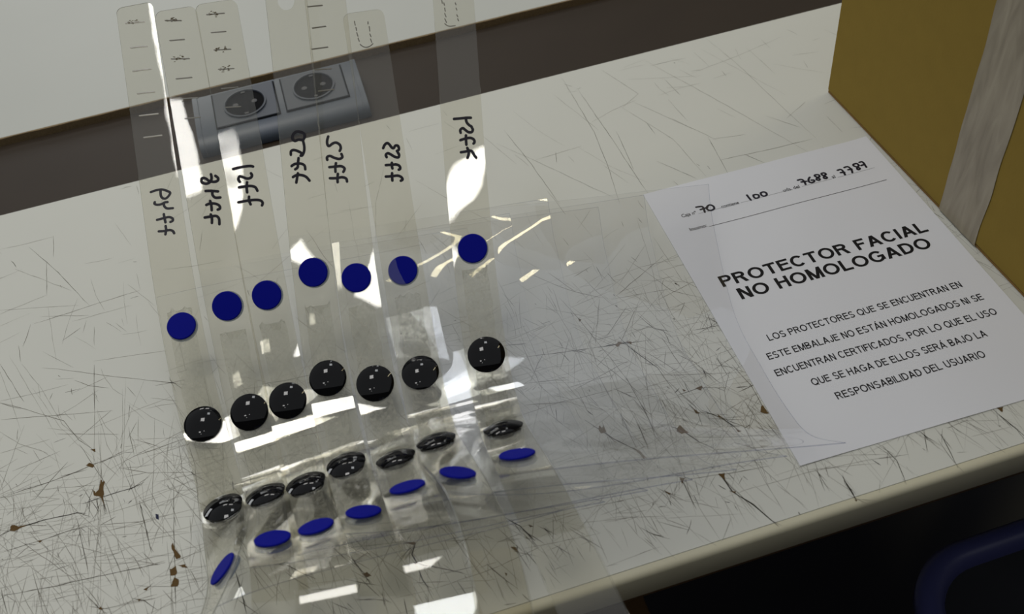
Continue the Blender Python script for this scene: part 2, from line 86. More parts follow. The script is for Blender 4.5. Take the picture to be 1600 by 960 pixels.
SCRATCHES = [["m",[[-403.3,520.6],[-377.9,508.5],[-347.7,492.8],[-331.7,472.1],[-317.7,459.8]]],["m",[[-398.8,503.0],[-351.8,499.2],[-310.7,495.8]]],["d",[[-380.3,429.9],[-357.4,435.1],[-332.6,441.3],[-318.0,447.1],[-292.9,454.5]]],["D",[[-317.8,414.5],[-302.3,418.3],[-284.9,421.6],[-276.1,425.5]]],["D",[[-372.3,397.9],[-363.1,401.5],[-343.7,405.1],[-320.6,407.5],[-313.6,406.0]]],["d",[[-368.7,383.7],[-342.6,388.8],[-321.2,393.8],[-308.2,395.5]]],["d",[[-360.2,350.3],[-328.6,351.5],[-297.2,354.5],[-270.3,356.4],[-251.3,357.8]]],["d",[[-277.0,409.7],[-265.4,377.3],[-261.9,366.7]]],["d",[[-254.1,421.8],[-247.6,372.6],[-242.9,343.4],[-239.5,319.3]]],["m",[[-244.7,338.5],[-242.5,319.7]]],["d",[[-319.7,403.1],[-310.8,379.1],[-305.3,364.6]]],["f",[[-330.1,526.0],[-315.8,446.7]]],["f",[[-317.3,481.7],[-289.0,326.8]]],["m",[[-331.0,468.6],[-316.2,446.8],[-304.1,428.2],[-295.3,412.8],[-293.3,400.7]]],["m",[[-344.0,369.8],[-337.7,356.4],[-330.7,340.7]]],["m",[[-296.8,441.4],[-273.7,432.9],[-239.4,427.9]]],["m",[[-288.3,464.5],[-267.2,454.3]]],["m",[[-287.6,449.3],[-249.3,459.8]]],["m",[[-270.0,344.1],[-260.1,341.7],[-240.8,338.7]]],["m",[[-277.3,364.6],[-255.9,356.8]]],["f",[[-308.2,395.5],[-305.9,374.6]]],["d",[[-270.0,334.8],[-261.8,331.8],[-251.2,323.5]]],["m",[[-349.7,480.7],[-302.1,472.4]]],["d",[[-308.0,416.8],[-304.5,402.6]]],["d",[[-303.6,416.1],[-299.5,402.7]]],["d",[[-313.7,419.8],[-311.1,401.7]]],["m",[[-301.3,342.1],[-289.9,330.2],[-277.2,330.8],[-261.9,332.7]]],["m",[[-261.3,339.4],[-257.3,343.9]]],["m",[[-234.3,350.7],[-226.2,335.6]]],["m",[[-249.5,356.7],[-224.6,363.5]]],["m",[[-275.8,380.8],[-271.0,392.3],[-306.5,395.2]]],["f",[[-357.2,427.0],[-335.4,421.4],[-376.7,415.4]]],["f",[[-336.8,388.8],[-313.4,379.5],[-288.4,368.2]]],["m",[[-295.8,477.9],[-286.9,450.2]]],["m",[[-294.9,466.7],[-290.0,481.4]]],["f",[[-376.4,534.5],[-347.9,489.4],[-312.3,454.6]]],["m",[[-263.1,431.5],[-234.6,408.6]]],["d",[[-241.9,427.9],[-238.9,424.4]]],["m",[[-239.1,389.9],[-235.6,374.3]]],["m",[[-250.1,337.6],[-240.7,326.1]]],["d",[[-293.5,334.1],[-289.4,329.3]]],["f",[[-333.8,390.2],[-328.5,365.5]]],["f",[[-390.6,470.3],[-354.4,477.1]]],["f",[[-395.8,491.1],[-377.8,476.8],[-353.3,463.8]]],["f",[[-449.9,704.9],[-424.4,708.4],[-402.5,712.2]]],["m",[[-403.2,713.8],[-396.5,684.4]]],["m",[[-423.0,702.6],[-401.7,678.5],[-388.2,662.6],[-373.4,643.7],[-351.9,615.9]]],["m",[[-401.7,678.5],[-392.2,636.2]]],["f",[[-428.4,620.0],[-420.6,623.8],[-391.4,636.0]]],["f",[[-429.7,625.1],[-361.1,617.7]]],["m",[[-395.5,602.9],[-366.5,609.8],[-351.7,614.6],[-309.9,625.4]]],["m",[[-398.0,602.7],[-398.8,578.2]]],["f",[[-309.9,625.4],[-316.5,647.5]]],["m",[[-377.0,551.3],[-363.7,547.3],[-324.8,533.7],[-265.0,514.7]]],["D",[[-271.7,516.8],[-265.0,514.7]]],["f",[[-336.1,550.4],[-277.2,550.7]]],["f",[[-362.5,598.9],[-313.9,608.4]]],["m",[[-353.9,590.2],[-366.7,577.7]]],["m",[[-334.5,546.2],[-325.3,499.9]]],["m",[[-413.8,562.1],[-383.9,517.5]]],["m",[[-403.0,580.1],[-396.8,561.1]]],["f",[[-403.7,522.0],[-375.2,525.1],[-351.7,529.1]]],["m",[[-347.5,532.6],[-334.6,525.0],[-318.1,519.3]]],["f",[[-327.9,541.7],[-324.8,533.7],[-314.7,518.2],[-304.3,509.2]]],["f",[[-395.3,558.6],[-376.3,533.7],[-371.4,519.3]]],["m",[[-403.1,519.9],[-384.7,510.5]]],["f",[[-429.6,675.7],[-371.1,637.0]]],["f",[[-350.2,597.6],[-350.9,583.8]]],["f",[[-363.0,536.5],[-348.0,535.2]]],["m",[[-362.5,522.8],[-363.7,515.9]]],["f",[[-324.7,590.4],[-313.2,577.7]]],["m",[[-303.4,518.2],[-294.3,506.3]]],["f",[[-282.6,503.2],[-259.4,496.0]]],["f",[[-342.5,589.1],[-338.5,567.8]]],["f",[[-391.0,610.3],[-349.5,603.4]]],["m",[[14.4,581.5],[36.5,562.2],[52.1,550.6],[66.2,542.6],[79.0,537.4]]],["m",[[79.0,537.4],[128.0,577.2]]],["m",[[37.9,547.5],[50.6,520.5],[62.5,489.5],[72.6,464.4],[83.5,430.5]]],["f",[[50.6,520.5],[71.4,522.9],[131.8,516.1]]],["D",[[64.3,490.2],[75.8,490.9],[85.5,490.5]]],["d",[[4.2,490.8],[36.6,490.1],[64.3,490.2],[103.2,490.0]]],["m",[[72.8,483.2],[97.6,528.6]]],["m",[[91.4,531.5],[97.2,526.4]]],["m",[[89.1,528.0],[65.2,495.5]]],["d",[[94.7,517.7],[105.2,499.9],[111.3,497.6],[114.0,479.7]]],["D",[[77.0,497.6],[82.9,485.6],[91.8,473.3],[100.6,461.3]]],["m",[[54.6,470.8],[75.7,490.2]]],["d",[[65.6,425.0],[71.2,394.4]]],["d",[[75.1,418.6],[79.1,393.0]]],["d",[[63.8,449.8],[78.6,437.2]]],["m",[[86.6,438.7],[96.7,434.9]]],["D",[[39.6,424.9],[49.9,413.6],[57.5,404.9],[70.3,393.6],[75.0,387.4]]],["D",[[97.3,409.0],[105.2,403.9],[114.5,392.3],[125.0,384.1]]],["d",[[107.5,434.9],[124.6,438.7],[138.0,436.6]]],["D",[[122.2,418.7],[133.7,410.0],[143.1,397.2]]],["d",[[150.9,429.9],[162.0,433.8]]],["d",[[143.8,463.6],[148.2,443.3]]],["d",[[152.9,455.6],[161.2,434.0],[164.6,413.0],[167.7,407.7]]],["d",[[153.6,419.8],[157.1,404.9]]],["d",[[162.8,401.1],[168.7,385.5]]],["D",[[137.1,388.3],[150.5,380.6]]],["m",[[18.3,526.8],[24.0,518.9],[12.7,514.4]]],["m",[[25.3,466.0],[35.5,465.1]]],["m",[[23.4,464.2],[34.3,462.9]]],["m",[[40.3,504.6],[28.5,472.6]]],["m",[[-0.9,445.6],[33.0,442.5]]],["m",[[25.3,541.7],[35.5,529.2]]],["m",[[33.1,576.5],[52.1,550.6]]],["m",[[98.3,578.2],[113.5,557.7],[126.3,537.0],[148.7,524.3]]],["m",[[112.8,529.1],[146.8,544.8]]],["m",[[22.8,413.8],[34.8,403.4]]],["m",[[38.8,450.3],[43.4,429.9]]],["d",[[113.4,427.0],[118.8,417.4]]],["d",[[133.3,493.4],[154.8,494.7]]],["m",[[88.9,458.3],[113.0,452.8],[158.6,447.4]]],["D",[[131.2,453.5],[132.2,451.3]]],["m",[[1.3,465.2],[31.5,464.8]]],["m",[[31.7,455.6],[67.5,462.3]]],["m",[[36.0,452.8],[80.6,473.3]]],["m",[[58.1,492.5],[69.2,540.1]]],["m",[[112.1,550.6],[131.4,552.8]]],["m",[[108.9,478.6],[104.6,461.6]]],["m",[[128.4,479.1],[132.7,463.6]]],["d",[[147.2,504.0],[154.3,495.9]]],["m",[[122.2,518.0],[133.3,522.7],[125.1,508.3]]],["m",[[108.4,491.6],[119.0,451.7]]],["m",[[122.2,480.3],[127.1,466.7]]],["f",[[2.9,479.4],[10.7,463.5],[41.8,459.9]]],["f",[[34.3,559.0],[38.0,523.0]]],["m",[[148.8,483.8],[158.9,448.4]]],["m",[[163.7,393.6],[171.8,388.6]]],["d",[[154.7,398.9],[163.2,391.9]]],["m",[[137.1,405.7],[146.7,391.1]]],["f",[[64.3,461.8],[59.4,415.7]]],["m",[[75.0,459.9],[88.6,395.9]]],["m",[[96.5,472.4],[112.2,421.5]]],["m",[[100.9,455.1],[129.0,403.4]]],["m",[[116.0,481.5],[143.1,435.3]]],["d",[[82.0,430.7],[86.1,405.4]]],["d",[[133.9,410.9],[142.4,402.9]]],["D",[[199.0,350.6],[200.7,341.5],[202.0,330.2]]],["D",[[315.1,383.4],[321.0,370.1],[325.1,361.4]]],["D",[[262.2,373.8],[263.8,367.5]]],["d",[[273.5,371.4],[273.5,343.8]]],["d",[[232.6,368.6],[237.6,356.0],[237.0,337.2]]],["D",[[121.8,364.2],[126.3,350.2],[136.6,338.4],[148.4,320.3]]],["d",[[94.9,366.9],[96.8,360.8],[100.2,340.7]]],["d",[[61.7,333.5],[69.8,326.9],[74.1,325.3]]],["m",[[69.5,341.2],[72.4,328.2]]],["m",[[78.9,337.0],[92.7,328.5]]],["m",[[111.3,315.8],[120.6,331.0]]],["m",[[153.5,358.9],[153.7,354.1]]],["f",[[177.5,358.6],[226.4,356.0]]],["m",[[269.7,368.1],[272.9,348.1]]],["m",[[251.0,374.4],[256.9,364.4]]],["m",[[224.6,369.0],[226.1,361.9]]],["m",[[96.8,364.6],[132.4,364.4],[157.1,365.9]]],["d",[[184.1,356.5],[185.7,351.5]]],["m",[[191.5,362.0],[190.2,350.7]]],["m",[[221.9,343.5],[218.2,333.9]]],["m",[[281.1,376.1],[295.7,379.6]]],["m",[[291.1,380.4],[304.5,366.0]]],["f",[[131.6,349.3],[178.5,356.5],[236.0,360.2]]],["f",[[156.0,350.9],[169.3,332.0]]],["m",[[124.8,341.2],[126.4,335.5]]],["D",[[83.2,357.4],[85.9,355.1]]],["d",[[121.0,364.4],[128.6,349.8]]],["m",[[104.6,363.3],[104.3,348.3]]],["f",[[84.7,353.4],[116.3,339.0]]],["m",[[236.0,343.0],[236.6,338.2]]],["f",[[291.7,366.2],[320.6,369.1]]],["m",[[71.9,337.2],[91.5,326.9]]],["m",[[237.5,359.9],[229.7,365.2]]],["m",[[94.6,824.4],[115.2,731.0],[126.2,676.0],[131.8,652.4]]],["m",[[81.8,848.1],[99.2,752.6],[103.3,699.3],[104.6,647.5]]],["f",[[167.9,856.8],[228.8,762.2],[267.4,698.9],[278.6,681.0]]],["f",[[235.1,881.5],[253.3,831.4],[279.2,738.8],[291.9,696.6]]],["m",[[201.3,687.0],[242.0,691.1],[288.0,697.5]]],["m",[[199.2,721.9],[203.8,668.3]]],["m",[[16.1,776.0],[36.0,718.0],[53.5,658.7]]],["f",[[41.0,723.8],[84.4,734.6]]],["f",[[131.2,784.1],[167.9,725.7],[184.2,667.8]]],["f",[[122.3,852.4],[150.4,802.6],[131.2,784.1]]],["m",[[147.2,697.7],[175.7,666.5]]],["m",[[224.0,690.2],[239.2,673.4]]],["m",[[179.4,821.4],[188.8,791.2]]],["m",[[119.5,749.6],[124.9,691.1]]],["m",[[236.8,821.1],[238.8,810.5]]],["m",[[60.2,731.5],[58.8,716.2]]],["f",[[288.2,865.2],[292.4,846.7]]],["f",[[7.5,756.1],[42.7,719.9],[103.7,653.9]]],["f",[[143.6,790.6],[198.0,725.7]]],["f",[[202.5,717.6],[232.3,717.6]]],["f",[[257.9,740.3],[283.1,716.2]]],["f",[[310.3,727.6],[316.5,701.2]]],["f",[[298.6,752.7],[275.1,732.5]]],["D",[[-91.8,346.1],[-84.4,345.6],[-87.1,337.8],[-83.7,330.5],[-77.8,328.2]]],["d",[[-77.8,328.2],[-54.2,319.2]]],["D",[[-82.7,326.3],[-80.6,318.0],[-77.3,312.3]]],["D",[[-24.2,355.5],[-15.1,347.0],[-6.7,334.5]]],["D",[[0.4,343.0],[2.5,339.9]]],["d",[[-30.8,337.7],[-20.8,340.2]]],["d",[[-21.7,331.4],[-17.4,326.7]]],["d",[[-86.9,343.2],[-92.0,338.5]]],["d",[[-39.4,323.5],[-26.5,308.3]]],["m",[[-28.8,308.7],[-22.9,297.5]]],["m",[[-0.2,318.6],[4.2,307.4]]],["d",[[23.8,335.1],[29.5,324.6]]],["m",[[-78.6,308.7],[-76.9,294.5]]],["m",[[-126.1,312.1],[-103.5,308.0]]],["d",[[-114.1,320.7],[-118.9,329.3]]],["m",[[-40.1,344.0],[-33.1,340.1]]],["m",[[18.9,326.3],[23.2,314.9]]],["d",[[-12.4,338.2],[-10.2,336.4]]],["m",[[-59.2,314.7],[-51.0,298.1]]],["d",[[8.2,328.0],[10.0,323.7]]],["m",[[-121.4,348.7],[-89.3,347.8]]],["m",[[-64.7,343.8],[-40.3,341.3]]],["m",[[16.0,349.0],[26.1,350.2]]],["D",[[-203.4,344.1],[-199.1,330.8],[-193.5,313.3]]],["D",[[-126.3,341.3],[-123.7,337.4]]],["d",[[-125.2,339.9],[-120.0,329.9]]],["d",[[-177.1,344.6],[-168.5,342.1],[-159.8,336.1],[-149.1,329.9]]],["d",[[-140.4,312.9],[-126.0,304.1]]],["d",[[-124.0,311.5],[-104.7,308.5]]],["m",[[-170.3,337.8],[-153.0,323.7]]],["m",[[-191.6,341.1],[-177.7,320.8]]],["m",[[-168.6,344.5],[-164.0,336.8]]],["m",[[-153.0,322.6],[-138.5,321.4]]],["d",[[-122.0,323.4],[-116.9,321.5]]]]
CHIPS = [[[-312.5,425.6],[-309.8,422.1],[-308.3,424.9],[-308.2,429.9],[-306.2,430.6],[-304.7,424.3],[-303.6,414.1],[-306.3,419.5],[-310.9,420.3]],[[-366.0,403.0],[-363.9,404.9],[-360.9,402.7],[-354.8,403.5],[-361.1,400.3],[-364.6,400.8]],[[-248.3,371.8],[-246.0,366.9],[-241.2,360.7],[-244.4,360.3],[-248.0,367.2]],[[-247.6,351.9],[-244.2,353.2],[-242.7,347.7],[-246.4,347.7]],[[-242.0,354.2],[-237.9,354.0],[-236.0,351.4],[-239.3,352.4]],[[-244.0,345.3],[-240.6,343.9],[-241.1,338.8],[-245.6,339.5],[-244.3,341.5]],[[-321.3,447.7],[-319.2,449.0],[-315.8,446.7],[-316.8,445.2]],[[-320.7,461.4],[-318.0,461.4],[-317.0,458.6]],[[-343.5,388.9],[-340.5,389.0],[-342.2,387.2]],[[-263.0,340.0],[-260.4,341.3],[-261.0,339.0]],[[-265.9,333.3],[-264.3,333.4],[-264.9,331.8]],[[-291.2,330.4],[-289.9,331.9],[-288.3,329.7]],[[47.9,414.9],[49.4,417.8],[50.6,415.8],[51.9,418.0],[52.7,412.2],[49.6,411.5]],[[100.9,404.7],[104.3,408.1],[105.7,406.0],[108.5,401.9],[104.0,401.9]],[[164.7,415.9],[165.6,410.9],[166.7,408.5],[161.2,409.8]],[[122.2,438.7],[127.1,439.8],[125.6,436.5]],[[116.5,421.8],[120.1,416.2],[117.7,417.0]],[[132.2,413.1],[134.7,409.5],[132.3,410.7]],[[73.6,489.5],[75.7,492.4],[78.2,490.8],[74.5,488.3]],[[82.4,491.3],[85.5,490.9],[84.8,488.7]],[[69.8,394.6],[72.9,391.7],[75.9,385.9],[73.5,386.8]],[[141.2,398.5],[144.0,396.7],[142.1,396.3]],[[143.7,385.4],[147.0,383.9],[145.2,382.8]],[[113.2,439.8],[115.1,438.0],[113.4,437.3]],[[49.8,521.8],[51.8,520.3],[50.0,518.4]],[[317.7,385.6],[321.7,385.7],[319.6,381.9]],[[120.4,364.9],[124.3,364.6],[123.6,360.5]],[[95.0,366.5],[97.8,365.4],[95.4,362.0]],[[318.8,392.9],[320.5,391.1],[319.0,390.8]],[[83.3,357.8],[86.4,355.4],[85.0,354.9]],[[124.9,350.8],[128.6,349.8],[126.8,349.2]],[[201.1,331.3],[202.5,330.9],[201.5,330.0]],[[-22.8,332.7],[-19.2,331.6],[-17.6,327.8],[-19.5,329.4]],[[-90.5,346.9],[-84.6,346.3],[-85.7,344.4]],[[-86.1,331.5],[-83.4,331.8],[-84.4,329.9]],[[-80.8,328.9],[-76.8,328.0],[-78.4,327.5]],[[-9.6,347.2],[-6.7,345.6],[-8.5,345.3]],[[-28.2,315.1],[-26.8,314.2],[-27.7,313.0]],[[-118.9,328.7],[-116.5,329.2],[-114.1,326.6],[-116.5,326.0]]]
INK = [[-263.7,397.2],[-261.4,396.4],[-260.6,391.9],[-262.8,393.4]]
RE7 = [[176.7,629.9,20.0],[172.0,592.8,10.0],[165.6,500.8,3.0],[171.3,443.6,3.0],[177.8,400.6,6.0],[183.0,372.3,16.0],[192.2,343.7,45.0]]
CORNER = [[-65.6,610.1,20.0],[-27.6,621.8,20.0],[8.9,631.8,20.0],[42.2,642.8,20.0],[82.5,622.4,20.0],[121.9,628.6,20.0],[176.7,629.9,20.0]]
TIP = [[13.4,326.9,45.0],[39.2,328.1,45.0],[66.3,331.5,45.0],[94.6,334.2,45.0],[122.2,336.6,45.0],[154.8,340.5,45.0],[192.2,343.7,45.0]]

TH = math.radians(10.45)                    # direction of the benches
TX = Vector((math.cos(TH), math.sin(TH), 0))
TY = Vector((-math.sin(TH), math.cos(TH), 0))
ORG = Vector((0.0558, 0.3026, 0))           # a point on the front edge of the near bench


def tab(u, v, z=0.0):
    """bench coordinates: u along the front edge, v towards the back"""
    return ORG + TX * u + TY * v + Vector((0, 0, z))


# ------------------------------------------------------------------ materials
def mat(name, build):
    m = bpy.data.materials.new(name)
    m.use_nodes = True
    nt = m.node_tree
    nt.nodes.clear()
    out = nt.nodes.new('ShaderNodeOutputMaterial')
    N = lambda t, **kw: _node(nt, t, kw)
    build(nt, N, out)
    return m


def _node(nt, t, kw):
    n = nt.nodes.new('ShaderNode' + t)
    for k, v in kw.items():
        if k in n.inputs:
            n.inputs[k].default_value = v
        else:
            setattr(n, k, v)
    return n


def rgb(r, g, b):
    f = lambda c: (c / 255 / 12.92) if c / 255 <= 0.04045 else ((c / 255 + 0.055) / 1.055) ** 2.4
    return (f(r), f(g), f(b), 1)


def plain(name, col, rough=0.5, spec=0.5, var=0.0, scale=40.0, bump=0.0, bscale=200.0, metal=0.0, ior=1.5):
    def b(nt, N, out):
        p = N('BsdfPrincipled')
        p.inputs['Base Color'].default_value = col
        p.inputs['Roughness'].default_value = rough
        p.inputs['Specular IOR Level'].default_value = spec
        p.inputs['Metallic'].default_value = metal
        p.inputs['IOR'].default_value = ior
        tc = N('TexCoord')
        if var:
            n = N('TexNoise', Scale=scale, Detail=5.0)
            nt.links.new(tc.outputs['Object'], n.inputs['Vector'])
            mx = N('MixRGB')
            mx.inputs[1].default_value = [c * (1 - var) for c in col[:3]] + [1]
            mx.inputs[2].default_value = [min(1, c * (1 + var)) for c in col[:3]] + [1]
            nt.links.new(n.outputs['Fac'], mx.inputs[0])
            nt.links.new(mx.outputs[0], p.inputs['Base Color'])
        if bump:
            n2 = N('TexNoise', Scale=bscale, Detail=4.0)
            nt.links.new(tc.outputs['Object'], n2.inputs['Vector'])
            bp = N('Bump', Strength=bump, Distance=0.0004)
            nt.links.new(n2.outputs['Fac'], bp.inputs['Height'])
            nt.links.new(bp.outputs[0], p.inputs['Normal'])
        nt.links.new(p.outputs[0], out.inputs[0])
    return mat(name, b)


def clear(name, tint, haze, haze_col, ior=1.48, rough=0.015, bump=0.0, gain=1.0):
    """thin clear plastic: tinted transmission, Fresnel reflection, a little surface haze"""
    def b(nt, N, out):
        tr = N('BsdfTransparent')
        tr.inputs[0].default_value = tint
        df = N('BsdfDiffuse')
        df.inputs[0].default_value = haze_col
        m1 = N('MixShader')
        m1.inputs[0].default_value = haze
        nt.links.new(tr.outputs[0], m1.inputs[1])
        nt.links.new(df.outputs[0], m1.inputs[2])
        gl = N('BsdfGlossy', Roughness=rough)
        gl.inputs[0].default_value = (1, 1, 1, 1)
        fr = N('Fresnel', IOR=ior)
        ge = N('NewGeometry')
        ir = N('MapRange')                       # the same reflectance from either side of the film
        ir.inputs['To Min'].default_value = ior
        ir.inputs['To Max'].default_value = 1.0 / ior
        nt.links.new(ge.outputs['Backfacing'], ir.inputs['Value'])
        nt.links.new(ir.outputs[0], fr.inputs['IOR'])
        m2 = N('MixShader')
        nt.links.new(fr.outputs[0], m2.inputs[0])
        nt.links.new(m1.outputs[0], m2.inputs[1])
        nt.links.new(gl.outputs[0], m2.inputs[2])
        if bump:
            tc = N('TexCoord')
            n = N('TexNoise', Scale=18.0, Detail=2.0)
            nt.links.new(tc.outputs['Object'], n.inputs['Vector'])
            bp = N('Bump', Strength=bump, Distance=0.002)
            nt.links.new(n.outputs['Fac'], bp.inputs['Height'])
            nt.links.new(bp.outputs[0], gl.inputs['Normal'])
        nt.links.new(m2.outputs[0], out.inputs[0])
    return mat(name, b)


def glue(nt, N, out):
    """cloudy adhesive film with small bubbles"""
    tc = N('TexCoord')
    v = N('TexVoronoi', Scale=420.0)
    v.feature = 'SMOOTH_F1'
    n = N('TexNoise', Scale=160.0, Detail=5.0)
    nt.links.new(tc.outputs['Object'], v.inputs['Vector'])
    nt.links.new(tc.outputs['Object'], n.inputs['Vector'])
    mu = N('Math', operation='MULTIPLY')
    nt.links.new(v.outputs['Distance'], mu.inputs[0])
    nt.links.new(n.outputs['Fac'], mu.inputs[1])
    rp = N('ValToRGB')
    rp.color_ramp.elements[0].position = 0.10
    rp.color_ramp.elements[0].color = (0.04, 0.04, 0.04, 1)
    rp.color_ramp.elements[1].position = 0.42
    rp.color_ramp.elements[1].color = (0.30, 0.30, 0.30, 1)
    nt.links.new(mu.outputs[0], rp.inputs[0])
    tr = N('BsdfTransparent')
    tr.inputs[0].default_value = (0.90, 0.90, 0.88, 1)
    df = N('BsdfDiffuse')
    df.inputs[0].default_value = (0.80, 0.80, 0.74, 1)
    mx = N('MixShader')
    nt.links.new(rp.outputs[0], mx.inputs[0])
    nt.links.new(tr.outputs[0], mx.inputs[1])
    nt.links.new(df.outputs[0], mx.inputs[2])
    nt.links.new(mx.outputs[0], out.inputs[0])


M = {
    'laminate': plain('bench_laminate', (0.60, 0.597, 0.535, 1), 0.5, 0.15, 0.035, 6.0),
    'laminate_far': plain('far_bench_laminate', (0.50, 0.505, 0.46, 1), 0.5, 0.15, 0.035, 6.0),
    'edge_band': plain('bench_edge_band', (0.56, 0.525, 0.38, 1), 0.4, 0.4, 0.05, 20.0),
    'brown': plain('brown_laminate', rgb(52, 43, 33), 0.55, 0.2, 0.12, 14.0),
    'chipboard': plain('raw_chipboard', rgb(128, 110, 82), 0.9, 0.1, 0.35, 600.0),
    'chip': plain('exposed_chipboard', rgb(92, 72, 44), 0.9, 0.1, 0.4, 900.0),
    'scratch_dark': plain('deep_scratch', rgb(38, 33, 26), 0.8, 0.1),
    'scratch_mid': plain('worn_scratch', rgb(78, 73, 63), 0.8, 0.1),
    'scratch_soft': plain('fine_scratch', rgb(116, 112, 101), 0.8, 0.1),
    'scratch_faint': plain('faint_scratch', rgb(156, 153, 143), 0.8, 0.1),
    'ink_spot': plain('ink_spot', rgb(50, 52, 72), 0.8, 0.1),
    'socket_grey': plain('socket_housing', rgb(74, 82, 94), 0.38, 0.5, 0.04, 30.0),
    'socket_plate': plain('socket_plate_grey', rgb(60, 66, 76), 0.42, 0.5),
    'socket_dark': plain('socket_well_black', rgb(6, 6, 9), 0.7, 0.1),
    'metal': plain('contact_metal', (0.6, 0.58, 0.55, 1), 0.3, 0.5, metal=1.0),
    'strap': clear('strap_plastic', (0.935, 0.925, 0.885, 1), 0.012, (0.78, 0.80, 0.80, 1), 1.46, 0.012, 0.05),
    'strap_edge': clear('strap_cut_edge', (0.42, 0.42, 0.38, 1), 0.35, (0.60, 0.62, 0.58, 1), 1.49, 0.1),
    'sheet': clear('visor_film', (0.987, 0.989, 0.994, 1), 0.006, (0.75, 0.78, 0.85, 1), 1.63, 0.02, 0.0),
    'sheet_edge': clear('visor_film_edge', (0.42, 0.44, 0.58, 1), 0.30, (0.34, 0.36, 0.52, 1), 1.46, 0.1),
    'glue': mat('adhesive_film', glue),
    'black': plain('black_gloss_plastic', (0.002, 0.002, 0.0025, 1), 0.04, 0.27),
    'blue': plain('blue_plastic', (0.0005, 0.003, 0.22, 1), 0.6, 0.08),
    'blue_back': clear('pale_backing_plastic', (0.62, 0.66, 0.74, 1), 0.25, (0.40, 0.45, 0.55, 1), 1.45, 0.2),
    'marker': plain('black_marker', rgb(22, 18, 30), 0.5, 0.3),
    'slit': plain('slit_edge', rgb(120, 116, 104), 0.25, 0.6),
    'grime': plain('grime', rgb(92, 80, 58), 0.9, 0.1),
    'paper': plain('printer_paper', (0.68, 0.68, 0.695, 1), 0.8, 0.2, 0.015, 12.0),
    'toner': plain('printed_black', rgb(20, 18, 18), 0.7, 0.2),
    'toner_grey': plain('printed_grey', rgb(70, 68, 68), 0.7, 0.2),
    'card': plain('corrugated_card', rgb(140, 117, 52), 0.85, 0.15, 0.07, 60.0, 0.25, 500.0),
    'card_edge': plain('corrugated_card_cut', rgb(140, 108, 62), 0.9, 0.1, 0.2, 300.0),
    'tape': None,
    'wall': plain('wall_paint', (0.16, 0.155, 0.145, 1), 0.8, 0.2, 0.03, 4.0),
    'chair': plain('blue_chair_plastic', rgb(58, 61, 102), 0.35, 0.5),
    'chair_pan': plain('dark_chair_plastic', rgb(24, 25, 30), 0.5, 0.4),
    'steel': plain('painted_steel', rgb(40, 40, 44), 0.4, 0.5),
    'wood': plain('dark_stained_wood', rgb(84, 62, 36), 0.55, 0.3, 0.2, 20.0),
    'floor': plain('dark_lino', rgb(20, 20, 27), 0.5, 0.3, 0.1, 8.0),
}


def tape_nodes(nt, N, out):
    tc = N('TexCoord')
    n = N('TexNoise', Scale=28.0, Detail=4.0, Distortion=1.2)
    mp = N('Mapping')
    mp.inputs['Scale'].default_value = (3.0, 3.0, 0.6)
    nt.links.new(tc.outputs['Object'], mp.inputs['Vector'])
    nt.links.new(mp.outputs[0], n.inputs['Vector'])
    rp = N('ValToRGB')
    rp.color_ramp.elements[0].position = 0.3
    rp.color_ramp.elements[0].color = rgb(132, 122, 104)
    rp.color_ramp.elements[1].position = 0.72
    rp.color_ramp.elements[1].color = rgb(160, 150, 130)
    nt.links.new(n.outputs['Fac'], rp.inputs[0])
    p = N('BsdfPrincipled', Roughness=0.32)
    p.inputs['Specular IOR Level'].default_value = 0.5
    nt.links.new(rp.outputs[0], p.inputs['Base Color'])
    bp = N('Bump', Strength=0.25, Distance=0.001)
    nt.links.new(n.outputs['Fac'], bp.inputs['Height'])
    nt.links.new(bp.outputs[0], p.inputs['Normal'])
    nt.links.new(p.outputs[0], out.inputs[0])


M['tape'] = mat('packing_tape_film', tape_nodes)


# ------------------------------------------------------------------ object helpers
def link(name, me, parent=None, mats=(), smooth=None):
    for m in mats:
        me.materials.append(M[m])
    if smooth is not None:
        me.polygons.foreach_set('use_smooth', [True] * len(me.polygons))
        me.set_sharp_from_angle(angle=math.radians(smooth))
    o = bpy.data.objects.new(name, me)
    COL.objects.link(o)
    if parent is not None:
        o.parent = parent
        o.matrix_parent_inverse = parent.matrix_world.inverted()
    return o


def mesh(name, verts, faces, midx=None):
    me = bpy.data.meshes.new(name)
    me.from_pydata([tuple(v) for v in verts], [], faces)
    if midx is not None:
        me.polygons.foreach_set('material_index', midx)
    me.update()
    return me


def thing(name, loc, label, cat, group=None):
    o = bpy.data.objects.new(name, None)
    COL.objects.link(o)
    o.location = loc
    o.empty_display_size = 0.02
    o.matrix_world = Matrix.Translation(loc)
    o['label'], o['category'] = label, cat
    if group:
        o['group'] = group
    return o


def box_mesh(name, o, ex, ey, ez, bevel=0.0, seg=2):
    """a box from corner o with edge vectors ex, ey, ez, edges rounded"""
    bm = bmesh.new()
    vs = [bm.verts.new(o + ex * i + ey * j + ez * k) for k in (0, 1) for j in (0, 1) for i in (0, 1)]
    for f in ((0, 2, 3, 1), (4, 5, 7, 6), (0, 1, 5, 4), (2, 6, 7, 3), (0, 4, 6, 2), (1, 3, 7, 5)):
        bm.faces.new([vs[i] for i in f])
    bmesh.ops.recalc_face_normals(bm, faces=bm.faces)
    if bevel:
        bmesh.ops.bevel(bm, geom=list(bm.edges), offset=bevel, segments=seg, affect='EDGES', profile=0.5)
    me = bpy.data.meshes.new(name)
    bm.to_mesh(me)
    bm.free()
    return me


